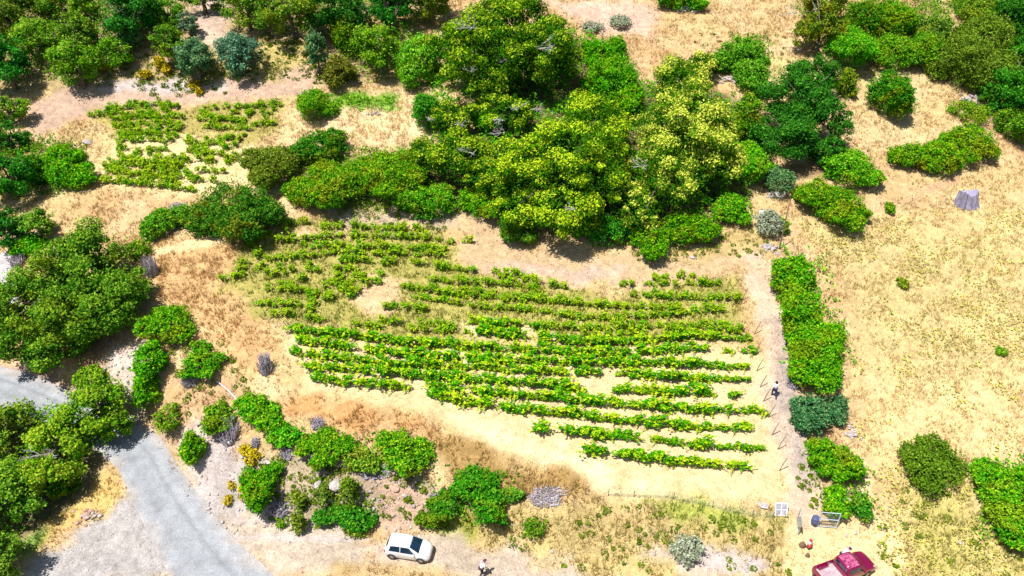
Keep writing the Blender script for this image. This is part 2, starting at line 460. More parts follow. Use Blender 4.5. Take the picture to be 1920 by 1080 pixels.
# gravel yard, track and verges bottom left
paint([(40, 1100), (60, 1040), (200, 950), (250, 880), (300, 840), (345, 930), (430, 1000), (480, 1100)], (0.42, 0.385, 0.36), 0.03, 0.2)
paint(band([(380, 1010), (560, 1030), (720, 1030), (850, 1045), (980, 1075), (1100, 1100)], [70, 62, 56, 58, 54, 50]), (0.50, 0.40, 0.30), 0.05, 0.15)
paint(band([(420, 1005), (560, 1010), (700, 1012)], 8), (0.54, 0.46, 0.42), 0.02, 0.15, soft=0.3, rough=0.3)
paint(band([(640, 1072), (760, 1076), (830, 1090)], [14, 20, 24]), (0.46, 0.32, 0.14), 1.4, 0.4, (0.44, 0.33, 0.1))
paint([(85, 975), (150, 915), (225, 885), (238, 930), (180, 960), (110, 1000), (60, 1040), (50, 1010)], (0.60, 0.42, 0.15), 1.2, 0.4, (0.62, 0.44, 0.15))
paint([(20, 1020), (75, 985), (90, 1000), (40, 1050)], (0.2, 0.32, 0.06), 1.6, 0.5, (0.12, 0.3, 0.03))
paint([(-60, 660), (60, 690), (160, 720), (150, 760), (-60, 700)], (0.58, 0.38, 0.27), 0.1, 0.2)
paint([(-60, 470), (25, 480), (50, 560), (-60, 600)], (0.5, 0.46, 0.45), 0.03, 0.2)
paint([(285, 800), (340, 790), (345, 860), (300, 860)], (0.5, 0.34, 0.2), 0.5, 0.3)
# leaf litter under the groves
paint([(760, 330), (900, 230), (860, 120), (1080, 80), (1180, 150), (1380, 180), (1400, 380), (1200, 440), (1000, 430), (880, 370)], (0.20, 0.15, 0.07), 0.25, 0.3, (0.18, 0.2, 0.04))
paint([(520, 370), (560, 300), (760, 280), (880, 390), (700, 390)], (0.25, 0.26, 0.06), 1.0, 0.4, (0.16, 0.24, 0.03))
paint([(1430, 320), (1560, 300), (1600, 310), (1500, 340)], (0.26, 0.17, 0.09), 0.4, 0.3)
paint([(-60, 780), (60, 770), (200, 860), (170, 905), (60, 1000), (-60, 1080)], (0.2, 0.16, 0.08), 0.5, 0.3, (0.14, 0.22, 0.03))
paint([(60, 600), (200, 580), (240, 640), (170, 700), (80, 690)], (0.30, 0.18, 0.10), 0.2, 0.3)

paint(band([(-160, 690), (-20, 715), (60, 745), (140, 778), (215, 812), (262, 850), (290, 900), (318, 950), (355, 1010), (400, 1065), (460, 1130)], [70, 70, 76, 80, 84, 92, 100, 112, 120, 126, 130]), (0.42, 0.385, 0.36), 0.0, 0.1, soft=0.3, rough=0.3)
ny, nx = GX.shape
V = np.stack([fx, fy, GZ.ravel()], 1)
ii = (np.arange(ny - 1)[:, None] * nx + np.arange(nx - 1)[None, :]).ravel()
F = np.stack([ii, ii + 1, ii + nx + 1, ii + nx], 1)
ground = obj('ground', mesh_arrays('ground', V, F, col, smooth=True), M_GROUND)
tag(ground, kind='structure')

def cell(x, y):
    ix = np.clip(np.searchsorted(gx, x), 0, nx - 1); iy = np.clip(np.searchsorted(gy, y), 0, ny - 1)
    return iy * nx + ix

# ------------------------------------------------------------------ roads
def sheet(name, pts, wpx, c_mid, c_edge, lift, line=None):
    px = np.array(pts, float)
    s = np.concatenate([[0], np.cumsum(np.hypot(*np.diff(px, axis=0).T))])
    n = int(s[-1] / 5)
    q = np.linspace(0, s[-1], n)
    xs, ys = np.interp(q, s, px[:, 0]), np.interp(q, s, px[:, 1])
    ws = np.interp(q, s, wpx)
    ker = np.ones(9) / 9
    for a in (xs, ys):
        a[4:-4] = np.convolve(a, ker, 'same')[4:-4]
    Wp = hit(xs, ys)
    tang = np.gradient(Wp[:, :2], axis=0); tang /= np.linalg.norm(tang, axis=1)[:, None] + 1e-9
    nor = np.stack([-tang[:, 1], tang[:, 0]], 1)
    K_ = 15
    V_, c_ = [], []
    for i in range(n):
        for j in range(K_):
            u = j / (K_ - 1) * 2 - 1
            wob = 1 + 0.12 * (vnoise(np.array([i * 0.16]), np.array([3.0 * (u > 0)]), 5)[0] - 0.5)
            p = Wp[i, :2] + nor[i] * ws[i] * 0.5 * u * wob
            V_.append((p[0], p[1], 0))
            k = min(1, max(0, (abs(u) - 0.60 + 0.45 * (vnoise(np.array([i * 0.3]), np.array([u * 4.0]), 8)[0] - .5)) / 0.4))
            cc = np.array(c_mid) * (1 - k) + np.array(c_edge) * k
            if line is not None and abs(u - line) < 0.08: cc = cc * 0.84
            if line is not None and abs(u + 0.38) < 0.12: cc = cc * 0.93
            if line is not None and 0.35 < u < 0.6: cc = cc * 1.08
            c_.append(cc)
    V_ = np.array(V_); V_[:, 2] = H(V_[:, 0], V_[:, 1]) + lift
    I = (np.arange(n - 1)[:, None] * K_ + np.arange(K_ - 1)[None, :]).ravel()
    o = obj(name, mesh_arrays(name, V_, np.stack([I, I + 1, I + K_ + 1, I + K_], 1), np.array(c_), smooth=True), M_ROAD)
    return tag(o, kind='structure')

sheet('road', [(-160, 690), (-20, 715), (60, 745), (140, 778), (215, 812), (262, 850), (290, 900), (318, 950), (355, 1010), (400, 1065), (460, 1130)],
      [4.2, 4.2, 4.2, 4.0, 4.0, 4.0, 4.2, 4.6, 4.8, 5.0, 5.2], (0.335, 0.345, 0.36), (0.42, 0.385, 0.36), 0.035, line=0.25)

# ------------------------------------------------------------------ leaves
PAL = {
    'oak':     [(0.040, 0.160, 0.010), (0.11, 0.28, 0.014), (0.24, 0.40, 0.03)],
    'oakdark': [(0.014, 0.110, 0.010), (0.030, 0.20, 0.013), (0.08, 0.32, 0.025)],
    'oaklime': [(0.060, 0.250, 0.008), (0.16, 0.38, 0.010), (0.32, 0.48, 0.03)],
    'grey':    [(0.050, 0.150, 0.060), (0.10, 0.23, 0.09), (0.20, 0.33, 0.13)],
    'chest':   [(0.035, 0.155, 0.004), (0.12, 0.32, 0.006), (0.46, 0.60, 0.020)],
    'chestdk': [(0.030, 0.135, 0.004), (0.10, 0.26, 0.006), (0.36, 0.48, 0.02)],
    'chestyl': [(0.060, 0.180, 0.008), (0.18, 0.36, 0.010), (0.60, 0.68, 0.08)],
    'bramble': [(0.035, 0.250, 0.004), (0.10, 0.39, 0.006), (0.26, 0.50, 0.012)],
    'bramdk':  [(0.016, 0.170, 0.006), (0.05, 0.26, 0.008), (0.14, 0.36, 0.015)],
    'lime':    [(0.080, 0.300, 0.010), (0.19, 0.44, 0.012), (0.34, 0.52, 0.04)],
    'olive':   [(0.085, 0.150, 0.008), (0.17, 0.24, 0.012), (0.28, 0.32, 0.03)],
    'green2':  [(0.045, 0.210, 0.008), (0.15, 0.33, 0.010), (0.28, 0.38, 0.02)],
    'yellow':  [(0.300, 0.270, 0.012), (0.62, 0.46, 0.015), (0.78, 0.58, 0.03)],
    'pale':    [(0.280, 0.330, 0.200), (0.38, 0.43, 0.29), (0.48, 0.52, 0.36)],
    'holly':   [(0.022, 0.120, 0.045), (0.05, 0.20, 0.07), (0.16, 0.32, 0.14)],
    'vine':    [(0.030, 0.240, 0.004), (0.10, 0.38, 0.006), (0.42, 0.55, 0.015)],
    'vineyl':  [(0.120, 0.330, 0.006), (0.28, 0.48, 0.008), (0.52, 0.60, 0.025)],
    'coreshade': [(0.022, 0.105, 0.004), (0.06, 0.19, 0.006), (0.12, 0.26, 0.01)],  # inner chestnut leaves, shade between tufts painted into the green
    'under':   [(0.040, 0.180, 0.008), (0.12, 0.28, 0.012), (0.26, 0.32, 0.03)],
}

for k_ in PAL:
    if k_ not in ('yellow', 'pale'):
        PAL[k_] = [(min(.7, r_ * 1.08), min(.7, g_ * 1.1), b_) for r_, g_, b_ in PAL[k_]]

def unit(n):
    v = NR.normal(size=(n, 3))
    return v / np.linalg.norm(v, axis=1)[:, None]

def leaf_quads(Cn, Nn, S, aspect=0.6):
    """pointed leaves, one bent-off triangle each"""
    n = len(Cn)
    r = unit(n)
    t = r - (r * Nn).sum(1)[:, None] * Nn
    t /= np.linalg.norm(t, axis=1)[:, None] + 1e-9
    b = np.cross(Nn, t)
    S = S[:, None]
    V_ = np.empty((n, 3, 3))
    V_[:, 0] = Cn - t * S * 0.4 + b * S * 0.62 * aspect
    V_[:, 1] = Cn - t * S * 0.4 - b * S * 0.62 * aspect
    V_[:, 2] = Cn + t * S * 0.65 - Nn * S * 0.12
    return V_.reshape(-1, 3), np.arange(n * 3).reshape(-1, 3)

def clump_leaves(blobs, pal, leaf=0.3, clump=0.3, cover=1.3, tip=0.3, ground=None, openness=0.0, base_cut=-0.55, lump=1.0, skirt=0.0, cap=1.05):
    """leaves for crowns: every blob (centre, radii) carries clumps over its upper surface, every clump a ball of leaves"""
    p = np.array(PAL[pal])
    CC, NN, KK, TT = [], [], [], []
    for c, r in blobs:
        c = np.array(c); r = np.array(r)
        rm = float(np.mean(r))
        rc = min(max(0.28, clump * rm), cap)
        nc = max(5, int(3.4 * (rm / rc) ** 2 * (1 - openness)))
        d = unit(nc * 2)
        d = d[d[:, 2] > base_cut][:nc]
        rad = NR.uniform(0.55, 1.0, len(d))[:, None] * (0.76 + 0.5 * fbm(d[:, 0] * 2.2 + c[0] + 7, d[:, 1] * 2.2 + d[:, 2] * 3 + c[1], 61, 2))[:, None]
        cen = c + d * r * rad * (1 - 0.35 * rc / rm)
        rcs = rc * NR.uniform(0.45, 1.35, len(d)) * lump
        tint = NR.uniform(0, 1, len(d))
        for q in range(len(d)):
            n = max(10, int(cover * 4 * math.pi * rcs[q] ** 2 * 0.5 / (0.39 * leaf * leaf)))
            u = unit(n)
            rr = NR.uniform(0.2, 1.0, n) ** 0.5 * NR.uniform(0.85, 1.22, n)
            sq = np.array([1, 1, 0.75]) * rcs[q]
            pos = cen[q] + u * sq * rr[:, None]
            nr = u * 0.55 + d[q] * 0.25 + np.array([0, 0, 0.3]) + NR.normal(size=(n, 3)) * 0.5
            CC.append(pos); NN.append(nr)
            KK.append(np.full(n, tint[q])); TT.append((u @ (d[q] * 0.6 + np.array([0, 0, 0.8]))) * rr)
        if skirt > 0:                                     # leaves right down to the ground, over the whole bumpy outline
            area = 4 * math.pi * ((r[0] * r[1] + r[0] * r[2] + r[1] * r[2]) / 3)
            n = int(skirt * area / (0.39 * leaf * leaf))
            u = unit(n)
            bump = 0.40 + 0.95 * fbm(u[:, 0] * rm * 1.1 + c[0], (u[:, 1] + u[:, 2] * .8) * rm * 1.1 + c[1], 71, 3) + NR.normal(size=n) * 0.07
            pos = c + u * r * bump[:, None]
            CC.append(pos); NN.append(u * 0.35 + np.array([0, 0, 0.35]) + NR.normal(size=(n, 3)) * 0.6)
            KK.append(fbm(u[:, 0] * 3 + c[0], u[:, 1] * 3 + c[1], 81, 2)); TT.append(u[:, 2] * 0.6)
            ns = int(area * (2.2 if base_cut > -.75 else .5))                          # long shoots arching out of the mass
            u = unit(ns); u[:, 2] = np.abs(u[:, 2]) * 0.9 - 0.1
            st = c + u * r * NR.uniform(.75, 1.0, (ns, 1))
            dr = u * 0.8 + NR.normal(size=(ns, 3)) * .5 + np.array([0, 0, .25]); dr /= np.linalg.norm(dr, axis=1)[:, None]
            ln_ = NR.uniform(.3, .95, (ns, 1)) * min(1.0, .35 + .25 * rm)
            for f_ in (.15, .35, .55, .75, 1.0):
                CC.append(st + dr * ln_ * f_ + np.array([0, 0, -.25]) * (ln_ * f_) ** 2 + NR.normal(size=(ns, 3)) * .05)
                NN.append(np.array([0, 0, .6]) + NR.normal(size=(ns, 3)) * .55); KK.append(np.full(ns, .6 + .3 * f_)); TT.append(np.full(ns, .45 * f_))
    CC = np.concatenate(CC); NN = np.concatenate(NN); KK = np.concatenate(KK); TT = np.concatenate(TT)
    NN /= np.linalg.norm(NN, axis=1)[:, None] + 1e-9
    if ground is not None:
        keep = CC[:, 2] > ground(CC) + 0.03
        CC, NN, KK, TT = CC[keep], NN[keep], KK[keep], TT[keep]
    n = len(CC)
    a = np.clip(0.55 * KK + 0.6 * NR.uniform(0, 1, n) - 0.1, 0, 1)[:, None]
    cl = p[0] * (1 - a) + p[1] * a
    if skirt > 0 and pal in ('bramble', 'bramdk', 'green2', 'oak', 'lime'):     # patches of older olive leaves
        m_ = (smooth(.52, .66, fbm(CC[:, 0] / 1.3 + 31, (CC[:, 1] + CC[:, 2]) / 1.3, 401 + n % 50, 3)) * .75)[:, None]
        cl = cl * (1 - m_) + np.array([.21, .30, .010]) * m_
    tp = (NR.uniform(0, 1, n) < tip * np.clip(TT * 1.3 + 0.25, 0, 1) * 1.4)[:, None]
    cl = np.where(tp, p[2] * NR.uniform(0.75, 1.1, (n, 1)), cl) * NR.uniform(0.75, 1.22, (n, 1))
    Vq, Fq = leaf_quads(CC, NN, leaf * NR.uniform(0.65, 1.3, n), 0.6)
    return Vq, Fq, np.repeat(cl, 3, axis=0)

def place(b, hr=0.85, ck=0.5):
    """turn an outline box on the photograph into a standing crown: base point, half widths, height"""
    x0, y0, x1, y1 = b
    pxc, pyc = (x0 + x1) / 2, (y0 + y1) / 2
    h = 2.0
    for _ in range(6):
        p = at(pxc, pyc, h * ck)
        s = scale_at(p)
        r = (x1 - x0) / 2 / s
        d = math.asin(min(0.999, (CAM_H - p[2]) / np.linalg.norm(p - CO)))
        vv = (y1 - y0) / 2 / s
        h = hr * 2 * r
        rem = vv * vv - (h * 0.5 * math.cos(d)) ** 2
        if rem > (0.55 * r * math.sin(d)) ** 2:
            ry = math.sqrt(rem) / math.sin(d)
            if ry > 1.25 * r:
                ry = 1.25 * r
                h = 2 * math.sqrt(max(0.05, vv * vv - (ry * math.sin(d)) ** 2)) / math.cos(d)
        else:
            ry = 0.55 * r
            h = 2 * math.sqrt(max((0.25 * vv) ** 2, vv * vv - (ry * math.sin(d)) ** 2)) / math.cos(d)
    return np.array([p[0], p[1], hz(p[0], p[1])]), r, ry, h

def local_ground(base):
    return lambda A: H(A[:, 0] + base[0], A[:, 1] + base[1]) - base[2]

def limbs(base_h, blobs, rad, n=6, sides=6):
    T = Tubes(sides)
    top = np.mean([np.array(c) for c, r in blobs], axis=0)
    mid = Vector((top[0] * 0.4, top[1] * 0.4, base_h))
    T.add([(0, 0, -0.4), (0.05, 0.02, base_h * 0.5), mid], [rad * 1.35, rad * 1.0, rad * 0.85])
    for i in range(n):
        c, r = blobs[i % len(blobs)]
        u = unit(1)[0]; u[2] = abs(u[2]) * 0.8 + 0.1
        end = Vector(np.array(c) + u * np.array(r) * 0.8)
        m2 = mid.lerp(end, 0.5) + Vector((R.uniform(-.2, .2), R.uniform(-.2, .2), 0.12 * (end - mid).length))
        T.add([mid, m2, end], [rad * 0.6, rad * 0.35, rad * 0.1])
    return T

def dead_branch(T, p, d, ln, rad, depth):
    p = Vector(p); d = Vector(d).normalized()
    q = p + d * ln * 0.5 + Vector((R.uniform(-1, 1), R.uniform(-1, 1), R.uniform(-1, 1))) * ln * 0.08
    e_ = p + d * ln
    T.add([p, q, e_], [rad, rad * 0.8, rad * 0.55])
    if depth:
        for k in range(3 if depth > 1 else 2):
            nd = (d + Vector((R.uniform(-1, 1), R.uniform(-1, 1), R.uniform(-.5, .7))) * 0.75).normalized()
            dead_branch(T, q.lerp(e_, R.uniform(0.2, 1)), nd, ln * R.uniform(0.5, 0.8), rad * 0.6, depth - 1)

def make_plant(name, label, cat, boxes, pal, kind, group=None, leaf=None, tip=0.3, hr=None, deads=None):
    """kind: tree | bush | loose; boxes: outline boxes of its lobes, the first gives the base"""
    hr = hr if hr is not None else {'tree': 0.95, 'bush': 0.52, 'loose': 0.6}[kind]
    pl = [place(b, hr) for b in boxes]
    base = pl[0][0]
    s = scale_at(base)
    lf = leaf if leaf else (0.218 if kind == 'tree' else 0.2) * (1.0 if s > 15 else 1.12)
    blobs = []
    for (bp, rx, ry, h) in pl:
        off = bp - base
        if kind == 'tree':
            blobs.append(((off[0], off[1], off[2] + h * 0.51), (rx, ry, h * 0.48)))
        else:
            blobs.append(((off[0], off[1], off[2] + h * 0.42), (rx * 1.06, ry * 1.06, h * 0.60)))
    if kind == 'bush' and pal != 'yellow':                # ragged flanks: lower side growth round every mound
        more = []
        for c, r in blobs:
            for k in range(4):
                an = R.uniform(0, 6.28); q = R.uniform(.34, .56)
                more.append(((c[0] + math.cos(an) * r[0] * (1.02 - q * .55), c[1] + math.sin(an) * r[1] * (1.02 - q * .55), c[2] - r[2] * R.uniform(.05, .4) + R.choice((0, 0, .5)) * r[2]), (r[0] * q, r[1] * q, r[2] * q * 1.1)))
        blobs = [(c, (r[0] * .86, r[1] * .86, r[2] * .95)) for c, r in blobs] + more
    root = thing(name, label, cat, tuple(base), 0, group)
    rm = blobs[0][1][0]
    if kind == 'tree':
        if pal.startswith('chest'):                       # unflowered core, its green darkened to paint shaded gaps; flowering tufts outside
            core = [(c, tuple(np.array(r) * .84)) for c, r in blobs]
            V1, F1, c1 = clump_leaves(core, 'coreshade', lf, 0.2, 0.4, .1, local_ground(base), base_cut=-.8, skirt=.36, openness=.4)
            V2, F2, c2 = clump_leaves(blobs, pal, lf * 1.1, 0.3, 1.35, tip, local_ground(base), base_cut=-.5, openness=.26, cap=1.15)
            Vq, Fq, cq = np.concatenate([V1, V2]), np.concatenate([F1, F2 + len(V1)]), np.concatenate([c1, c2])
        else:
          Vq, Fq, cq = clump_leaves(blobs, pal, lf, 0.26, 1.35, tip, local_ground(base), base_cut=-0.8, skirt=0.06, openness=0.2)
    elif kind == 'bush':
        Vq, Fq, cq = clump_leaves(blobs, pal, lf, 0.20, .9, tip, local_ground(base), base_cut=-0.6, skirt=0.50, openness=.1)
    else:
        Vq, Fq, cq = clump_leaves(blobs, pal, lf, 0.30, 0.8, tip, local_ground(base), openness=0.25, base_cut=-0.5, skirt=0.3)
    # each plant its own shade of green
    tv = np.array([R.uniform(.78, 1.25), R.uniform(.86, 1.1), R.uniform(.8, 1.6)])
    if pal not in ('pale', 'yellow') and not pal.startswith('chest') and len(boxes) < 6: cq = cq * tv
    if kind == 'tree':
        T = limbs(max(0.5, blobs[0][0][2] * 0.55), blobs, min(0.45, 0.06 * rm + 0.08), 7 if rm > 2 else 4)
        obj('trunk', T.mesh('trunk'), M_BARK, root)
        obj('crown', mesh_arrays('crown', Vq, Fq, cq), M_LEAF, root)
    else:
        T = Tubes(4)
        for c, r in blobs[:len(boxes)]:
            for k in range(4):
                an = R.uniform(0, 6.28)
                T.add([(0, 0, -0.1), (c[0] * 0.5, c[1] * 0.5, hz(base[0] + c[0] * .5, base[1] + c[1] * .5) - base[2] + 0.15),
                       (c[0] + math.cos(an) * r[0] * 0.4, c[1] + math.sin(an) * r[1] * 0.4, c[2]),
                       (c[0] + math.cos(an) * r[0] * 0.7, c[1] + math.sin(an) * r[1] * 0.7, c[2] + r[2] * 0.7)], [0.06, 0.05, 0.035, 0.012])
        obj('stem', T.mesh('stem'), M_BARK, root)
        obj('foliage', mesh_arrays('foliage', Vq, Fq, cq), M_LEAF, root)
    for (px, py, ln, dx) in (deads or []):
        T = Tubes(5)
        # the branch breaks out of the crown on the side that faces the valley
        c, r = min(blobs, key=lambda br: abs(at(px, py, br[0][2])[0] - base[0] - br[0][0]))
        q = ray([px], [py])[0]
        o_ = (CO - base - np.array(c)) / np.array(r); dd = q / np.array(r)
        A, B, Cc = dd @ dd, 2 * o_ @ dd, o_ @ o_ - 1.0
        disc = B * B - 4 * A * Cc
        t = (-B - math.sqrt(disc)) / (2 * A) if disc > 0 else -B / (2 * A)
        p = CO + q * t - base
        for k in range(3):
            dead_branch(T, p - (p - np.array(c)) * .12, (dx + R.uniform(-.4, .4), -0.4, R.uniform(0.0, 0.4)), ln * R.uniform(0.5, .8), 0.045, 3)
        obj('dead_branch', T.mesh('dead_branch'), M_DEAD, root)
    return root

# kind, palette, name, category, boxes, label [, options]
TREES = 'trees on the slope above the small vineyard'
SHR = 'shrubs scattered over the hillside'
P_ = []
def plant(kind, pal, name, cat, boxes, label, **kw):
    if isinstance(boxes, tuple): boxes = [boxes]
    P_.append((kind, pal, name, cat, boxes, label, kw))

# --- chestnut grove in the middle
plant('tree', 'chestdk', 'chestnut_tree', 'tree', [(815, 20, 1000, 190), (880, -25, 1050, 120), (955, 25, 1095, 180), (885, 110, 960, 215)],
      'tallest dark chestnut tree with bare grey branches, behind the yellow grove', deads=[(895, 48, 2.2, -.5), (1000, 88, 1.8, .7), (935, 112, 1.2, .2), (885, 140, 1.2, -.2)], hr=0.9, tip=0.4)
plant('tree', 'chest', 'chestnut_tree', 'tree', [(985, 205, 1190, 400), (905, 255, 1040, 400), (1000, 330, 1130, 455), (1040, 170, 1180, 290), (920, 350, 1010, 445)],
      'broad yellow green flowering chestnut in the middle of the grove', deads=[(945, 228, 1.3, -.3), (1060, 395, 1.0, .3)], hr=0.85, tip=0.55)
plant('tree', 'chestyl', 'chestnut_tree', 'tree', [(1190, 150, 1380, 330), (1170, 250, 1330, 400), (1280, 225, 1388, 370), (1225, 108, 1330, 200), (1140, 340, 1240, 440)],
      'pale yellow blossoming chestnut at the right end of the grove', deads=[(1255, 220, 1.2, .3), (1210, 310, 1.4, -.3), (1060, 310, 1.0, 0)], hr=0.85, tip=0.55)
plant('tree', 'chestdk', 'chestnut_tree', 'tree', [(800, 240, 930, 350), (870, 285, 950, 380), (760, 262, 830, 330)],
      'dark green chestnut at the left foot of the grove', hr=0.8, tip=0.5, deads=[(880, 285, 1.2, 0)])
plant('tree', 'chestdk', 'chestnut_tree', 'tree', [(805, 190, 900, 255)],
      'small chestnut with dead twigs below the tallest chestnut', hr=0.7, tip=0.5, deads=[(850, 236, 1.3, .6), (815, 226, 1.0, -.7)])
plant('tree', 'chest', 'chestnut_tree', 'tree', [(900, 172, 1010, 250)],
      'half dead chestnut with bleached branches between the two big crowns', hr=0.7, tip=0.5, deads=[(975, 200, 1.5, .1), (1000, 205, 1.2, .8), (945, 228, 1.1, -.7)])
plant('tree', 'chestyl', 'chestnut_tree', 'tree', [(1285, 95, 1352, 150)], 'small yellow chestnut crown at the upper right of the grove', hr=0.8, tip=0.7)
# --- undergrowth round the grove
plant('bush', 'bramble', 'bramble_thicket', 'bush', [(590, 300, 700, 375), (530, 330, 610, 380), (670, 280, 790, 360), (740, 310, 800, 370)], 'long bright bramble thicket left of the chestnut grove')
plant('bush', 'bramble', 'bramble_bush', 'bush', [(755, 350, 858, 405)], 'rounded bright green bramble below the left end of the grove')
plant('bush', 'bramble', 'bramble_bush', 'bush', [(1175, 405, 1260, 468), (1235, 392, 1345, 448)], 'bright bramble bush at the foot of the yellow chestnut')
plant('bush', 'bramble', 'bramble_bush', 'bush', [(1340, 358, 1402, 412)], 'small bramble on the right corner of the grove')
plant('bush', 'bramdk', 'bramble_bush', 'bush', [(1080, 400, 1190, 455)], 'dark bramble in the shade at the bottom of the grove')
plant('bush', 'oak', 'bush', 'bush', [(945, 405, 1000, 452)], 'small rounded bush beside the pinkish bare strip')
plant('bush', 'bramble', 'bramble_bush', 'bush', [(870, 345, 940, 400)], 'bramble showing between the grove and the bare strip')
plant('bush', 'bramble', 'bush', 'bush', [(1100, 100, 1200, 190), (1095, 70, 1150, 130), (1135, 65, 1175, 110)], 'bright green thicket on the right flank of the tallest chestnut', hr=0.8)
plant('bush', 'bramble', 'bush', 'bush', [(1130, 160, 1200, 215)], 'green bush under the right side of the tallest chestnut')
plant('bush', 'bramdk', 'bush', 'bush', [(770, 172, 830, 235)], 'dark shrub left of the small dead twigged chestnut', hr=0.8)
plant('bush', 'bramble', 'bush', 'bush', [(878, 195, 940, 240)], 'bright shrub growing in a gap of the grove')
plant('bush', 'oaklime', 'bush', 'bush', [(1345, 68, 1440, 130), (1380, 110, 1440, 168)], 'feathery green bush above and left of the dark maple like tree', hr=0.8)
plant('bush', 'bramble', 'bush', 'bush', [(1375, 170, 1425, 270)], 'narrow green shrub between the pale chestnut and the dark tree')
plant('bush', 'bramble', 'bush', 'bush', [(1365, 265, 1445, 335)], 'bright low thicket at the right edge of the pale chestnut')
plant('loose', 'grey', 'bush', 'bush', [(1432, 312, 1490, 360)], 'grey green wispy shrub left of the round bramble')
# --- upper right
plant('tree', 'oakdark', 'dark_tree', 'tree', [(1430, 118, 1560, 250), (1410, 200, 1520, 310), (1490, 180, 1603, 280), (1510, 250, 1590, 310), (1470, 105, 1580, 190)],
      'large dark green tree standing alone in the straw right of the grove', hr=0.95, tip=0.2)
plant('bush', 'bramble', 'bramble_bush', 'bush', [(1545, 282, 1642, 342)], 'bright bramble at the right foot of the dark tree')
plant('bush', 'bramble', 'bramble_bush', 'bush', [(1500, 335, 1575, 395), (1530, 350, 1620, 415)], 'round bramble on straw just above the long hedge')
plant('bush', 'green2', 'bush', 'bush', [(1572, 128, 1606, 178)], 'small spindly shrub touching the top right of the dark tree', hr=1.0)
plant('bush', 'bramdk', 'bush', 'bush', [(1632, 132, 1710, 206)], 'single round dark bush on open straw near the top right', hr=0.85)
plant('bush', 'bramble', 'bramble_bush', 'bush', [(1730, 262, 1800, 318), (1675, 268, 1740, 310), (1780, 235, 1862, 292)], 'crescent shaped bramble thicket above the grey stump', hr=0.6)
plant('tree', 'oak', 'leaning_tree', 'tree', [(1490, 10, 1590, 100), (1500, -40, 1600, 40)], 'tree with a bare dark trunk at the top edge of the field', hr=1.0, deads=[(1488, 20, 2.0, -.8)])
plant('bush', 'bramble', 'bush', 'bush', [(1550, 58, 1650, 115)], 'bright round bramble right of the leaning tree')
plant('bush', 'bramdk', 'bush', 'bush', [(1590, 0, 1660, 60)], 'green bush behind the bright round bramble')
plant('bush', 'bramble', 'bush', 'bush', [(1655, 5, 1715, 65)], 'taller bright bush on the top thicket')
plant('bush', 'green2', 'bush', 'bush', [(1640, 65, 1720, 118), (1700, 60, 1770, 118)], 'mixed green thicket over grey stones near the top right')
plant('bush', 'oak', 'bush', 'bush', [(1710, 28, 1785, 70)], 'low green shrub on the rim of the top thicket')
plant('bush', 'olive', 'bush', 'bush', [(1765, 60, 1860, 150), (1800, 28, 1900, 100), (1820, 90, 1910, 160)], 'wide brownish olive shrub mass in the top right corner', hr=0.55)
plant('bush', 'green2', 'bush', 'bush', [(1795, -15, 1880, 32)], 'green shrub at the top edge above the olive shrubs')
plant('tree', 'oakdark', 'oak_tree', 'tree', [(1865, 115, 1960, 225), (1890, 60, 1970, 140)], 'dark oak cut by the right edge of the picture', hr=0.9)
plant('bush', 'bramdk', 'bush', 'bush', [(1840, 145, 1885, 195)], 'small dark shrub left of the right edge oak')
plant('bush', 'oak', 'bush', 'bush', [(1870, 200, 1945, 255)], 'shadowed shrub below the right edge oak')
plant('loose', 'green2', 'low_shrub', 'bush', [(1785, 190, 1852, 222)], 'flat green shrub below grey stones at upper right', hr=0.3)
plant('bush', 'oakdark', 'bush', 'bush', [(1870, -20, 1950, 60)], 'dark shrub in the very top right corner')
plant('bush', 'bramble', 'bush', 'bush', [(1243, -20, 1325, 16)], 'green bush at the top edge above pinkish soil')
plant('loose', 'pale', 'low_shrub', 'bush', [(1143, 28, 1182, 48)], 'pale grey green cushion shrub on pinkish soil', hr=0.4)
plant('loose', 'pale', 'low_shrub', 'bush', [(1090, 42, 1132, 58)], 'flat pale yellowish cushion near the pinkish soil', hr=0.3)
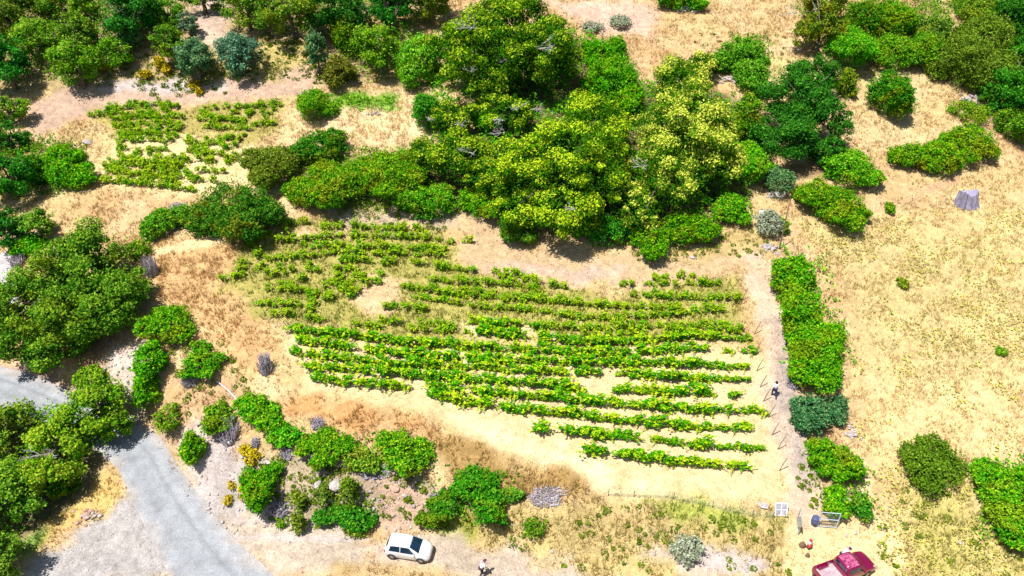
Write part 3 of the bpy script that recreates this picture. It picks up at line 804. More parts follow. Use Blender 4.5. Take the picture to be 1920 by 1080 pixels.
# --- top left forest
T_ = [('oak', (-40, -30, 62, 70), 'oak in the very top left corner', 0.95),
      ('oak', (45, -40, 125, 38), 'oak crown at the top edge, second from the left corner', 0.95),
      ('oakdark', (-35, 55, 52, 170), 'dark oak at the left edge above the fence gap', 1.0),
      ('oaklime', (28, 30, 112, 112), 'pale green rounded oak in the top left wood', 0.95),
      ('oak', (100, 22, 188, 100), 'spreading oak between the pale oak and the narrow bright tree', 0.9),
      ('oaklime', (102, 72, 186, 165), 'bright oak at the lower edge of the top left wood', 1.0),
      ('oaklime', (188, 65, 242, 130), 'small bright egg shaped tree on the scrub slope', 1.1),
      ('oaklime', (128, -25, 178, 38), 'narrow bright tree at the top left of the bare scree', 1.2),
      ('oakdark', (192, -35, 300, 75), 'large dark tree right of the pinkish scree', 0.95),
      ('oak', (285, -10, 340, 55), 'light green tree beside the large dark tree', 1.0),
      ('grey', (225, 50, 268, 95), 'bluish shrub in front of the large dark tree', 0.9),
      ('oak', (290, 45, 352, 125), 'rounded olive green tree above the yellow cushions', 1.0),
      ('grey', (332, 72, 402, 150), 'dark bluish juniper beside the rounded tree', 0.95),
      ('grey', (335, 20, 372, 70), 'slim blue green juniper behind the rounded tree', 1.2),
      ('grey', (410, 60, 492, 140), 'two tone blue and yellow green shrub tree on the scrub slope', 0.85),
      ('oak', (330, -50, 425, 25), 'oak crown cut by the top edge above the slim juniper', 0.9),
      ('oak', (418, -35, 505, 55), 'leftmost of three oaks on the top edge ridge', 0.9),
      ('oak', (485, -40, 600, 72), 'widest of three oaks on the top edge ridge', 0.85),
      ('oakdark', (575, -40, 680, 70), 'darkest right hand of three oaks on the top edge ridge', 0.9),
      ('grey', (575, 48, 612, 140), 'slender columnar blue green cypress', 1.9),
      ('grey', (652, 2, 702, 45), 'round bluish shrub at the top edge left of the chestnuts', 0.9),
      ('oakdark', (695, -40, 780, 60), 'dark oak at the top edge left of the tallest chestnut', 0.95),
      ('oak', (755, -50, 850, 40), 'oak crown joining the top of the tallest chestnut', 0.9),
      ('oaklime', (665, 38, 756, 140), 'light green bushy tree left of the tallest chestnut', 0.95),
      ('oak', (-30, 175, 56, 232), 'bright oak on the left edge below the fence gap', 0.85),
      ('oakdark', (-30, 228, 55, 285), 'dark oak on the left edge, beside the white stone', 0.85),
      ('oakdark', (-30, 280, 62, 378), 'deep shaded oak on the left edge beside the bright brambles', 0.95),
      ('oakdark', (-20, 385, 38, 472), 'dark round tree on the left edge above the big oak', 1.1),
      ('oak', (38, 388, 96, 452), 'dense round tree next to the left edge above the big oak', 0.95)]
for pal, b, lab, hr in T_:
    plant('tree', pal, 'cypress_tree' if 'cypress' in lab else ('juniper_tree' if 'juniper' in lab else 'oak_tree'), 'tree', b, lab, hr=hr, group=TREES)
plant('bush', 'lime', 'bush', 'bush', [(745, 68, 822, 152)], 'pale fresh green bush left of the tallest chestnut trunk', hr=0.8)
plant('bush', 'olive', 'bush', 'bush', [(608, 100, 660, 155)], 'olive shrub right of the columnar cypress')
plant('bush', 'green2', 'bush', 'bush', [(625, 30, 672, 100)], 'shrub between the ridge oaks and the light green tree')
plant('bush', 'bramble', 'bramble_bush', 'bush', [(553, 165, 622, 215)], 'bright green bush at the top of the pale grass, right of the small vineyard')
plant('bush', 'olive', 'bush', 'bush', [(467, 268, 560, 338)], 'brownish olive round bush right of the small vineyard')
plant('bush', 'bramdk', 'bush', 'bush', [(552, 245, 652, 298)], 'dark green bush behind the brownish olive bush')
plant('bush', 'bramble', 'bramble_bush', 'bush', [(82, 270, 146, 322)], 'upper of two bright brambles beside the left edge wood')
plant('bush', 'bramble', 'bramble_bush', 'bush', [(78, 300, 168, 348)], 'lower of two bright brambles beside the left edge wood')
plant('bush', 'bramdk', 'bush', 'bush', [(52, 288, 88, 345)], 'shaded shrub between left wood and bright brambles')
# --- left
plant('tree', 'oak', 'oak_tree', 'tree', [(70, 425, 240, 590), (-20, 500, 130, 660), (140, 490, 275, 620), (30, 590, 170, 705), (100, 460, 210, 560), (60, 500, 230, 650), (-10, 560, 90, 680)],
      'big spreading oak at the left edge above the concrete road', hr=0.85, tip=0.35)
plant('bush', 'bramble', 'bush', 'bush', [(25, 438, 76, 476)], 'bright low shrub above the big spreading oak')
plant('loose', 'green2', 'bush', 'bush', [(236, 450, 282, 482)], 'small green shrub at the upper right of the big oak')
plant('bush', 'green2', 'bush', 'bush', [(272, 388, 335, 437), (320, 382, 360, 420)], 'low green shrub pair left of the large round bush')
plant('bush', 'bramdk', 'bush', 'bush', [(365, 338, 515, 435)], 'large dark round bush above the main vineyard corner', hr=0.6)
plant('bush', 'bramble', 'bush', 'bush', [(272, 570, 357, 637)], 'bright round bush on the bank right of the big oak')
plant('bush', 'bramble', 'bush', 'bush', [(248, 643, 302, 710), (250, 695, 295, 755)], 'tall narrow bush on the pale rocky cut')
plant('bush', 'bramble', 'bush', 'bush', [(340, 655, 415, 705), (360, 635, 390, 665)], 'green bush in grey brush below the bright round bush')
# --- lower left trees
plant('tree', 'oaklime', 'oak_tree', 'tree', [(120, 700, 240, 830), (140, 680, 200, 740), (175, 760, 245, 830)], 'bright oak overhanging the concrete road', hr=1.0, tip=0.5)
plant('tree', 'oaklime', 'oak_tree', 'tree', [(50, 775, 165, 910)], 'oak left of the road bend, behind the overhanging one', hr=0.95, tip=0.5, deads=[(98, 850, 1.4, 0)])
plant('tree', 'oak', 'oak_tree', 'tree', [(-40, 750, 75, 880)], 'oak at the left edge just below the road', hr=0.95, tip=0.5)
plant('tree', 'oak', 'oak_tree', 'tree', [(-50, 850, 80, 990)], 'shaded oak at the left edge above the gravel yard', hr=0.95, tip=0.4)
plant('tree', 'oak', 'oak_tree', 'tree', [(-70, 985, 42, 1100)], 'oak in the bottom left corner casting shadow on gravel', hr=1.1, tip=0.5)
plant('bush', 'bramble', 'bush', 'bush', [(90, 880, 150, 930)], 'green undergrowth at the foot of the road bend oaks')
# --- bank below the vineyard
plant('bush', 'bramble', 'bush', 'bush', [(340, 805, 380, 865)], 'upright bright bush on the gravel right of the road shadow', hr=0.9)
plant('loose', 'green2', 'bush', 'bush', [(293, 755, 342, 808)], 'straggly green shrub at the roadside above the upright bush')
plant('bush', 'green2', 'bush', 'bush', [(380, 752, 436, 803)], 'two lobed shrub beside the grey dead brush')
plant('bush', 'bramble', 'bush', 'bush', [(445, 738, 510, 790), (475, 760, 530, 808)], 'bright elongated bush at the top left of the bank row')
plant('bush', 'bramble', 'bush', 'bush', [(510, 795, 560, 838)], 'second round bush in the bank row')
plant('bush', 'bramble', 'bush', 'bush', [(585, 805, 655, 872), (555, 812, 600, 850)], 'third bush in the bank row above grey stones')
plant('bush', 'lime', 'bush', 'bush', [(640, 840, 716, 880)], 'pale low bush between two larger ones in the bank row')
plant('bush', 'bramble', 'bush', 'bush', [(712, 805, 780, 880), (740, 825, 806, 892)], 'largest bright bush at the right end of the bank row')
plant('bush', 'bramble', 'bush', 'bush', [(455, 880, 510, 955), (480, 870, 522, 915)], 'bush edged with yellow flowers above the track junction', hr=0.75)
plant('bush', 'bramdk', 'bush', 'bush', [(630, 948, 700, 990), (590, 950, 640, 980)], 'low dark green bush beside the track left of the white car', hr=0.5)
plant('bush', 'bramdk', 'bush', 'bush', [(855, 868, 930, 940), (885, 910, 945, 980)], 'tall dark bush on the brown grass bank')
plant('bush', 'bramdk', 'bush', 'bush', [(805, 915, 870, 970), (785, 955, 830, 990)], 'dark bush left of the tall one above the white car')
plant('bush', 'oak', 'bush', 'bush', [(932, 915, 976, 942)], 'small bush right of the tall dark bush')
plant('loose', 'green2', 'bush', 'bush', [(982, 968, 1022, 1004)], 'small ragged green shrub in the tall dry grass')
plant('loose', 'pale', 'low_shrub', 'bush', [(1257, 1003, 1318, 1050)], 'grey green wormwood cushion in the bottom dry grass', hr=0.55)
for k, (b, lab) in enumerate([((645, 985, 690, 1008), 'low olive shrub hugging the track edge behind the white car'), ((545, 915, 575, 950), 'olive tuft below the grey dead brush on the bank'),
                              ((590, 905, 622, 940), 'olive tuft beside the pale rock face'), ((640, 895, 670, 945), 'olive shrub right of the pale rock face'),
                              ((548, 958, 572, 998), 'olive upright tuft at the track junction'), ((515, 968, 540, 990), 'little green tuft left of the upright one at the junction')]):
    plant('loose', 'olive' if k != 5 else 'green2', 'low_shrub', 'bush', [b], lab, group='olive tufts on the rocky bank')
# --- right side
plant('bush', 'bramble', 'bramble_hedge', 'hedge', [(1457, 472, 1528, 550), (1467, 535, 1542, 625), (1480, 612, 1578, 712), (1545, 600, 1586, 650), (1482, 590, 1552, 660), (1460, 510, 1500, 570)],
      'long bright bramble hedge along the path right of the vineyard', hr=0.3, leaf=0.195)
plant('bush', 'holly', 'holly_bush', 'bush', [(1494, 738, 1562, 806), (1552, 742, 1588, 786)], 'dark bluish holly like bush below the long hedge', hr=0.75, tip=0.4)
plant('bush', 'bramble', 'bush', 'bush', [(1512, 818, 1575, 880), (1545, 830, 1608, 895)], 'bright bush below the bluish one')
plant('bush', 'bramble', 'bush', 'bush', [(1543, 912, 1592, 962)], 'bright bush behind the right gate leaf', hr=0.5)
plant('bush', 'bramdk', 'bush', 'bush', [(1598, 927, 1635, 968)], 'small dark bush right of the pale stone slabs')
plant('loose', 'olive', 'bush', 'bush', [(1700, 840, 1775, 915), (1740, 835, 1805, 895), (1690, 830, 1750, 880), (1720, 815, 1780, 860)], 'loose brownish green shrub standing in the lower right straw', hr=0.6, tip=0.1)
plant('bush', 'bramble', 'bramble_thicket', 'bush', [(1835, 868, 1920, 950), (1845, 910, 1945, 1002), (1890, 860, 1970, 960)], 'large dense bramble thicket at the right edge', hr=0.6)
plant('loose', 'pale', 'low_shrub', 'bush', [(1420, 392, 1465, 440)], 'pale grey blue shrub under the white board', hr=0.8)
plant('bush', 'green2', 'bush', 'bush', [(1458, 408, 1477, 436)], 'tiny upright green shrub next to the pale blue shrub', hr=1.1)
for b, lab in [((1660, 380, 1680, 396), 'lone little green tuft in straw below the crescent thicket'), ((1686, 522, 1704, 537), 'lone dark green tuft amid yellow flowers in the right field'),
               ((1868, 650, 1884, 664), 'little green tuft near the right edge of the flower field')]:
    plant('bush', 'green2', 'low_shrub', 'bush', [b], lab, group='lone tufts in the right field')
for b, lab in [((460, 842, 487, 868), 'largest yellow flowered cushion on the gravel slope'), ((450, 832, 470, 850), 'yellow green cushion touching the largest yellow one'),
               ((426, 902, 442, 916), 'small yellow cushion alone on the gravel'), ((420, 930, 434, 945), 'lowest small yellow cushion on the gravel'), ((446, 905, 466, 935), 'yellow flowers on the left flank of the edged bush'),
               ((258, 132, 286, 146), 'leftmost yellow cushion below the top left wood'), ((290, 105, 308, 128), 'yellow cushion at the foot of the rounded olive green tree'),
               ((304, 120, 322, 137), 'yellow cushion between the two slope trees'), ((354, 150, 374, 164), 'yellow cushion under the dark juniper'), ((366, 164, 380, 176), 'lowest yellow cushion on the bare terrace'),
               ((190, 118, 206, 132), 'yellow cushion under the small egg shaped tree')]:
    plant('bush', 'yellow', 'flowering_cushion', 'bush', [b], lab, group='yellow flowering cushions', hr=0.6)

for kind, pal, name, cat, boxes, label, kw in P_:
    make_plant(name, label, cat, boxes, pal, kind, group=kw.pop('group', SHR if kind != 'tree' else None), **kw)

# dry grey brush: bundles of bare twigs
def dry_brush(b, label):
    base, r, ry, h = place(b, 0.4)
    T = Tubes(3)
    n = int(110 + 90 * r)
    for i in range(n):
        an = R.uniform(0, 6.28); q = math.sqrt(R.random())
        bx, by = math.cos(an) * r * q * 0.6, math.sin(an) * ry * q * 0.6
        g = hz(base[0] + bx, base[1] + by) - base[2]
        l = h * R.uniform(0.25, 1.0)
        a2 = R.uniform(0, 6.28); ex, ey = bx + math.cos(a2) * r * R.uniform(0.1, 0.5), by + math.sin(a2) * ry * R.uniform(0.1, 0.5)
        T.add([(bx, by, g - 0.02), ((bx + ex) / 2 + R.uniform(-.15, .15), (by + ey) / 2 + R.uniform(-.15, .15), g + l * 0.8), (ex + R.uniform(-.1, .1), ey, g + l)], [0.04, 0.03, 0.012])
    root = thing('dead_brush', label, 'dead brush', tuple(base), 0, 'grey dead brush on the banks')
    obj('twigs', T.mesh('twigs'), M_TWIG, root)
for b, lab in [((265, 478, 297, 517), 'grey dead brush at the upper right of the big oak'), ((12, 475, 48, 500), 'grey dead brush above the big oak at the left edge'),
               ((330, 688, 380, 722), 'grey brush under the green bush on the left bank'), ((403, 783, 452, 830), 'largest lilac grey dead shrub at the top of the gravel slope'),
               ((490, 938, 548, 972), 'lilac grey dead shrub above the track junction'), ((520, 838, 552, 862), 'grey dead brush under the second bank bush'),
               ((578, 780, 612, 805), 'lilac dead shrub in the orange grass'), ((572, 845, 612, 868), 'dark grey brush under the third bank bush'),
               ((660, 872, 748, 890), 'flat grey brush under the largest bank bush'), ((800, 925, 828, 950), 'grey brush beside the dark bushes above the car'),
               ((478, 660, 512, 700), 'silvery brush at the left corner of the mown vineyard'), ((468, 820, 488, 838), 'brownish dead shrub above the yellow cushions'),
               ((310, 378, 362, 400), 'grey brush behind the low shrub pair'), ((975, 922, 1075, 938), 'long grey brush at the foot of the brown mound'),
               ((1470, 702, 1500, 728), 'lilac brush at the lower left of the long hedge')]:
    dry_brush(b, lab)

# ------------------------------------------------------------------ vines
def vine_mesh(seed, pal):
    global NR
    keep = NR
    NR = np.random.default_rng(100 + seed)
    rr = random.Random(seed)
    blobs = []
    for k in range(rr.randint(7, 9)):
        blobs.append(((rr.uniform(-.46, .46), rr.uniform(-.24, .24), rr.uniform(.34, .8)), (rr.uniform(.15, .29),) * 3))
    CC, NN, TT = [], [], []
    for c, r in blobs:
        n = 38
        u = unit(n)
        q = NR.uniform(0.4, 1.0, n) ** 0.5
        CC.append(np.array(c) + u * np.array(r) * q[:, None]); NN.append(u * 0.6 + np.array([0, 0, 0.6]) + NR.normal(size=(n, 3)) * 0.4)
        TT.append(0.04 + 0.16 * (u[:, 2] > 0.4))
    for k in range(10):                                          # trailing and upright shoots
        a = rr.uniform(0, 6.28); c, r = rr.choice(blobs)
        n = 9
        t = np.linspace(0.2, 1, n)
        l = rr.uniform(.3, .7); up = rr.uniform(-.5, .8)
        pos = np.stack([c[0] + np.cos(a) * l * t, c[1] + np.sin(a) * l * t * 0.9, c[2] + up * t * l - 0.25 * t * t * (up < 0.2)], 1)
        pos[:, 2] = np.maximum(pos[:, 2], 0.05)
        CC.append(pos + NR.normal(size=(n, 3)) * 0.04); NN.append(np.array([0, 0, .8]) + NR.normal(size=(n, 3)) * 0.5); TT.append(np.full(n, 0.75))
    CC = np.concatenate(CC); NN = np.concatenate(NN); TT = np.concatenate(TT)
    NN /= np.linalg.norm(NN, axis=1)[:, None]
    n = len(CC); p = np.array(PAL[pal])
    a = NR.uniform(0, 1, n)[:, None]
    cl = np.where((NR.uniform(0, 1, n) < TT)[:, None], p[2], p[0] * (1 - a) + p[1] * a) * NR.uniform(0.75, 1.2, (n, 1))
    Vq, Fq = leaf_quads(CC, NN, 0.15 * NR.uniform(0.7, 1.3, n), 0.8)
    cq = np.repeat(cl, 3, axis=0)
    NR = keep
    T = Tubes(5)
    T.add([(0, 0, -0.08), (0.03, 0.02, 0.25), (-0.02, 0.0, 0.48)], [0.05, 0.04, 0.035])
    for s in (-1, 1):
        T.add([(-0.02, 0, 0.46), (0.25 * s, 0.03, 0.55), (0.45 * s, 0.0, 0.58)], [0.03, 0.022, 0.012])
    return Vq, Fq, cq, T

ROWS = [  # (row phrase, polyline on the photograph, stretches without vines)
    ('the lowest vine row', [(1092, 846), (1180, 858), (1260, 868), (1330, 870), (1400, 876)], [(1345, 1365)]),
    ('the second vine row from the bottom', [(1015, 808), (1100, 815), (1200, 823), (1300, 834), (1440, 842)], []),
    ('the third vine row from the bottom', [(815, 742), (880, 756), (990, 770), (1100, 782), (1200, 792), (1300, 800), (1420, 803)], []),
    ('the fourth vine row from the bottom', [(595, 712), (690, 722), (800, 728), (900, 735), (1000, 745), (1140, 757), (1290, 768), (1440, 772)], [(775, 805)]),
    ('the fifth vine row from the bottom', [(572, 690), (680, 695), (780, 705), (900, 712), (1000, 722), (1090, 730), (1150, 731), (1290, 736), (1410, 740)], [(1092, 1145), (1345, 1365)]),
    ('the sixth vine row from the bottom', [(555, 662), (640, 672), (760, 684), (900, 690), (1000, 698), (1100, 700), (1160, 702), (1290, 708), (1410, 714)], [(1065, 1075), (1130, 1160)]),
    ('the seventh vine row from the bottom', [(560, 640), (640, 650), (740, 662), (860, 672), (980, 678), (1080, 682), (1200, 680), (1300, 685), (1400, 688)], [(860, 875)]),
    ('the eighth vine row from the bottom', [(545, 620), (640, 628), (740, 640), (860, 650), (960, 655), (1100, 663), (1180, 660), (1300, 655), (1410, 660)], [(1180, 1195), (1330, 1350)]),
    ('the ninth vine row from the bottom', [(900, 622), (1000, 634), (1080, 642), (1200, 640), (1300, 630), (1410, 635)], [(985, 1000)]),
    ('the tenth vine row from the bottom', [(890, 604), (1000, 612), (1080, 615), (1200, 612), (1380, 605)], []),
]
FAR_ROWS = [
    ([(490, 588), (560, 592), (700, 612), (800, 618), (890, 622)], 0.45), ([(480, 568), (560, 572)], 0.8), 
    ([(720, 575), (800, 580)], 0.9), ([(780, 555), (900, 575), (1000, 580), (1100, 595), (1200, 592), (1300, 583), (1385, 578)], 0.85),
    ([(750, 535), (860, 552), (960, 560), (1073, 567), (1153, 573), (1273, 577)], 0.85), ([(807, 523), (967, 533), (1020, 545)], 0.85), ([(1167, 550), (1267, 557), (1380, 560)], 0.8),
    ([(817, 500), (937, 510), (1000, 520)], 0.85), ([(1143, 532), (1280, 530), (1350, 530)], 0.8), ([(1190, 520), (1320, 515)], 0.4), ([(640, 487), (803, 493)], 0.8), ([(500, 485), (640, 472), (837, 477)], 0.8),
    ([(590, 462), (640, 460), (840, 467)], 0.85), ([(500, 455), (640, 440), (833, 447)], 0.85), ([(530, 420), (580, 416)], 0.7), ([(600, 424), (660, 423), (793, 430)], 0.8),
    ([(415, 522), (465, 512)], 0.9), ([(430, 505), (470, 500)], 0.5), ([(500, 540), (560, 545), (690, 520)], 0.35), ([(640, 540), (660, 552)], 0.9), ([(840, 452), (880, 452)], 0.5), ([(600, 560), (700, 550)], 0.4),
    ([(920, 512), (1090, 545)], 0.4), ([(1010, 557), (1090, 570)], 0.8), ([(560, 506), (700, 500)], 0.5), ([(790, 540), (1000, 556)], 0.5), ([(700, 600), (860, 612)], 0.5), ([(1080, 628), (1390, 618)], 0.5),
    # small upper vineyard
    ([(165, 215), (210, 212)], 0.7), ([(200, 205), (300, 192), (310, 205)], 0.7), ([(240, 192), (300, 185)], 0.5), ([(210, 222), (290, 216), (345, 218)], 0.85), ([(215, 235), (300, 230), (340, 232)], 0.9), ([(218, 250), (300, 245), (335, 250)], 0.85),
    ([(220, 263), (300, 262), (325, 262)], 0.7), ([(370, 222), (460, 222)], 0.85), ([(380, 237), (470, 240)], 0.7), ([(410, 200), (530, 195)], 0.7), ([(420, 210), (500, 208)], 0.5), ([(470, 232), (530, 230)], 0.6),
    ([(345, 265), (440, 265)], 0.6), ([(370, 282), (430, 290)], 0.6), ([(400, 300), (430, 305)], 0.5), ([(222, 278), (320, 280)], 0.5), ([(210, 305), (300, 310), (340, 312)], 0.9), ([(200, 320), (300, 328), (350, 330)], 0.9),
    ([(195, 338), (280, 345), (370, 355)], 0.85), ([(370, 318), (425, 322)], 0.8), ([(365, 335), (410, 340)], 0.6), ([(225, 295), (360, 300)], 0.6), ([(270, 335), (350, 340)], 0.5),
]
protos = []
for k in range(8):
    Vq, Fq, cq, T = vine_mesh(k, 'vine' if k < 6 else 'vineyl')
    protos.append((mesh_arrays('foliage', Vq, Fq, cq), T.mesh('trunk'), Vq, Fq, cq))
for f_, t_, *_ in protos:
    f_.materials.append(M_LEAF); t_.materials.append(M_BARK)

def row_points(pl, step):
    px = []
    for (a, b) in zip(pl[:-1], pl[1:]):
        n = max(2, int(abs(b[0] - a[0]) / 4))
        for i in range(n):
            px.append((a[0] + (b[0] - a[0]) * i / n, a[1] + (b[1] - a[1]) * i / n))
    px.append(pl[-1])
    Wp = hit([p[0] for p in px], [p[1] + 5 for p in px])
    s = np.concatenate([[0], np.cumsum(np.linalg.norm(np.diff(Wp[:, :2], axis=0), axis=1))])
    q = np.arange(0.3, s[-1], step)
    out = []
    for v in q:
        v2 = v + R.uniform(-.12, .12)
        x, y = np.interp(v2, s, Wp[:, 0]), np.interp(v2, s, Wp[:, 1])
        ppx = np.interp(v2, s, [p[0] for p in px])
        x2, y2 = np.interp(v2 + .5, s, Wp[:, 0]), np.interp(v2 + .5, s, Wp[:, 1])
        out.append((x, y + R.uniform(-.1, .1), ppx, math.atan2(y2 - y, x2 - x)))
    return out

ORD = ['first', 'second', 'third', 'fourth', 'fifth', 'sixth', 'seventh', 'eighth']
count = 0
far_list = []
vroot = {}
for phrase, pl, gaps in ROWS:
    pts = [p for p in row_points(pl, 0.92) if not any(a < p[2] < b for a, b in gaps) and R.random() > 0.03]
    n = len(pts)
    for i, (x, y, ppx, an) in enumerate(pts):
        if count >= 300:
            far_list.append((x, y, an)); continue
        k = R.randrange(8)
        sc = R.uniform(0.9, 1.3)
        right_end = ppx > 1330
        if right_end: sc *= R.uniform(0.6, 0.85)
        big_ = 'small' if sc < 0.85 else 'bushy' if sc > 1.12 else 'leafy'
        if i < 8: lab = f'{big_} grapevine, {ORD[i]} from the left end of {phrase}'
        elif n - 1 - i < 8: lab = f'{big_} grapevine, {ORD[n - 1 - i]} from the right end of {phrase}'
        elif i < n * .5: lab = f'green grapevine just left of the middle of {phrase}'
        else: lab = f'green grapevine just right of the middle of {phrase}'
        z = hz(x, y)
        key = k
        if key not in vroot:
            r_ = thing('grapevine', lab, 'grapevine', (x, y, z), an, 'grapevines in the main vineyard')
            ch = [obj('foliage', protos[k][0], None, r_), obj('trunk', protos[k][1], None, r_)]
            vroot[key] = (r_, ch)
        else:
            src, ch0 = vroot[key]
            r_ = src.copy(); C.objects.link(r_)
            for c0 in ch0:
                c1 = c0.copy(); C.objects.link(c1); c1.parent = r_
            r_['label'] = lab
        r_.location = (x, y, z); r_.rotation_euler = (0, 0, an + R.choice((0, math.pi)) + R.uniform(-.15, .15))
        r_.scale = (sc * 1.25, sc * R.uniform(.72, 1.0), sc * R.uniform(.9, 1.12))
        count += 1
for pl, prob in FAR_ROWS:
    small = pl[0][0] < 545 and pl[0][1] < 360
    far_list += [(x, y, an) for x, y, ppx, an in row_points(pl, 0.7 if small else 0.88) if R.random() < min(1, prob + .1)]
for poly, m in (([(205, 200), (330, 195), (345, 255), (320, 265), (220, 262)], 75), ([(200, 305), (345, 310), (370, 355), (200, 345)], 40), ([(375, 205), (520, 195), (500, 245), (390, 245)], 36), ([(330, 260), (470, 255), (440, 310), (360, 310)], 26), ([(212, 250), (350, 250), (440, 268), (425, 312), (212, 308)], 34),
                ([(450, 440), (700, 430), (740, 520), (560, 600), (430, 520)], 40)):
    q = hit([a for a, b in poly], [b for a, b in poly])[:, :2]
    pts = NR.uniform(q.min(0), q.max(0), (m * 3, 2)); pts = pts[sdist(q, pts[:, 0], pts[:, 1]) < 0][:m]
    far_list += [(x, y, R.uniform(0, 3.1)) for x, y in pts]
VV, FF, CCc, nb = [], [], [], 0
for (x, y, an) in far_list:
    _, _, Vq, Fq, cq = protos[R.randrange(8)]
    sel = NR.random(len(Fq)) < 0.62
    q = Vq.reshape(-1, 3, 3)[sel].reshape(-1, 3).copy()
    sc = R.uniform(0.65, 0.95) if x < -25 and y > 80 else R.uniform(0.75, 1.15)
    q *= np.array([sc, sc, sc * R.uniform(0.8, 1.1)])
    a = an + R.choice((0, math.pi))
    ca_, sa_ = math.cos(a), math.sin(a)
    z = hz(x, y)
    VV.append(np.stack([q[:, 0] * ca_ - q[:, 1] * sa_ + x, q[:, 0] * sa_ + q[:, 1] * ca_ + y, q[:, 2] + z], 1))
    FF.append(np.arange(len(q)).reshape(-1, 3) + nb); nb += len(q)
    tn = R.uniform(0.8, 1.1)
    yl = (0.05 + R.random() * 0.3) if x < -25 and y > 80 else (0.1 + R.random() * 0.55)
    cc = cq.reshape(-1, 3, 3)[sel].reshape(-1, 3)
    CCc.append(cc * tn * (1 - yl) + np.array([0.34, 0.46, 0.015]) * yl)
o = obj('far_grapevines', mesh_arrays('far_grapevines', np.concatenate(VV), np.concatenate(FF), np.concatenate(CCc)), M_LEAF)
tag(o, 'smaller grapevines of the upper rows and the small upper left vineyard', 'grapevines', 'grapevines in the main vineyard', 'stuff')

# ------------------------------------------------------------------ grass
def tufts(name, pos, height, colr, label, cat, blades=4, width=0.075, spread=0.2):
    n = len(pos)
    m = n * blades
    P = np.repeat(pos, blades, axis=0); hh = np.repeat(height, blades) * NR.uniform(0.5, 1.15, m)
    cc = np.repeat(colr, blades, axis=0) * NR.uniform(0.72, 1.22, (m, 1))
    a = NR.uniform(0, 2 * np.pi, m); rr = NR.uniform(0, spread, m)
    b = P + np.stack([np.cos(a) * rr, np.sin(a) * rr, np.full(m, -0.03)], 1)
    a2 = NR.uniform(0, 2 * np.pi, m); lean = hh * NR.uniform(0.1, 0.65, m)
    tipp = b + np.stack([np.cos(a2) * lean, np.sin(a2) * lean, hh], 1)
    a3 = NR.uniform(0, 2 * np.pi, m)
    wv = np.stack([np.cos(a3), np.sin(a3), np.zeros(m)], 1) * (width * NR.uniform(0.5, 1.2, m) * 0.5)[:, None]
    V_ = np.empty((m, 3, 3)); V_[:, 0] = b - wv; V_[:, 1] = b + wv; V_[:, 2] = tipp
    o_ = obj(name, mesh_arrays(name, V_.reshape(-1, 3), np.arange(m * 3).reshape(-1, 3), np.repeat(cc, 3, axis=0)), M_GRASS)
    return tag(o_, label, cat, kind='stuff')

NC = 245000
cyy = NR.uniform(31, 128, NC * 2)
cxx = NR.uniform(-96, 96, NC * 2)
inside = np.abs(cxx) < (cyy * 0.66 + 22)
cxx, cyy = cxx[inside][:NC], cyy[inside][:NC]
ci = cell(cxx, cyy)
clm = fbm(cxx / 1.3, cyy / 1.3, 301, 3)
acc = NR.random(len(cxx)) < dens[ci] * (0.15 + 1.3 * smooth(0.35, 0.6, clm)) * 0.62
cxx, cyy, ci = cxx[acc], cyy[acc], ci[acc]
gpos = np.stack([cxx, cyy, H(cxx, cyy)], 1)
hv = hgt[ci] * NR.uniform(0.7, 1.6, len(ci))
gc = gcol[ci].copy()
tone = fbm(cxx / 2.0, cyy / 2.0, 330, 3)
gc *= (0.80 + 0.45 * tone)[:, None]
ygr = (NR.random(len(ci)) < 0.10)[:, None]
gc = np.where(ygr, gc * np.array([0.62, 0.85, 0.5]), gc)
tufts('dry_grass', gpos, hv, gc, 'dry straw coloured grass and weeds over the hillside', 'grass')

# yellow green wildflowers in the right field
nfl = 42000
fxx = NR.uniform(18, 70, nfl); fyy = NR.uniform(34, 92, nfl)
pat = fbm(fxx / 2.6, fyy / 2.6, 505, 3)
okf = (NR.random(nfl) < smooth(0.50, 0.66, pat))
q0 = hit([1500, 1650, 1760, 1940, 1990, 1990, 1680, 1610, 1590], [420, 410, 395, 390, 500, 1090, 1090, 900, 600])[:, :2]
okf &= sdist(q0, fxx, fyy) < 0
fxx, fyy = fxx[okf], fyy[okf]
fp = np.stack([fxx, fyy, H(fxx, fyy) + NR.uniform(0.1, 0.35, len(fxx))], 1)
fn = np.array([0, 0, 1.0]) + NR.normal(size=fp.shape) * 0.4; fn /= np.linalg.norm(fn, axis=1)[:, None]
Vq, Fq = leaf_quads(fp, fn, NR.uniform(0.12, 0.24, len(fp)), 0.8)
fc = np.where((NR.random(len(fp)) < 0.6)[:, None], np.array([0.64, 0.62, 0.12]), np.array([0.42, 0.42, 0.10])) * NR.uniform(0.8, 1.15, (len(fp), 1))
tag(obj('yellow_wildflowers', mesh_arrays('yellow_wildflowers', Vq, Fq, np.repeat(fc, 3, axis=0)), M_GRASS), 'patches of pale yellow wildflowers in the right hand field', 'wildflowers', kind='stuff')

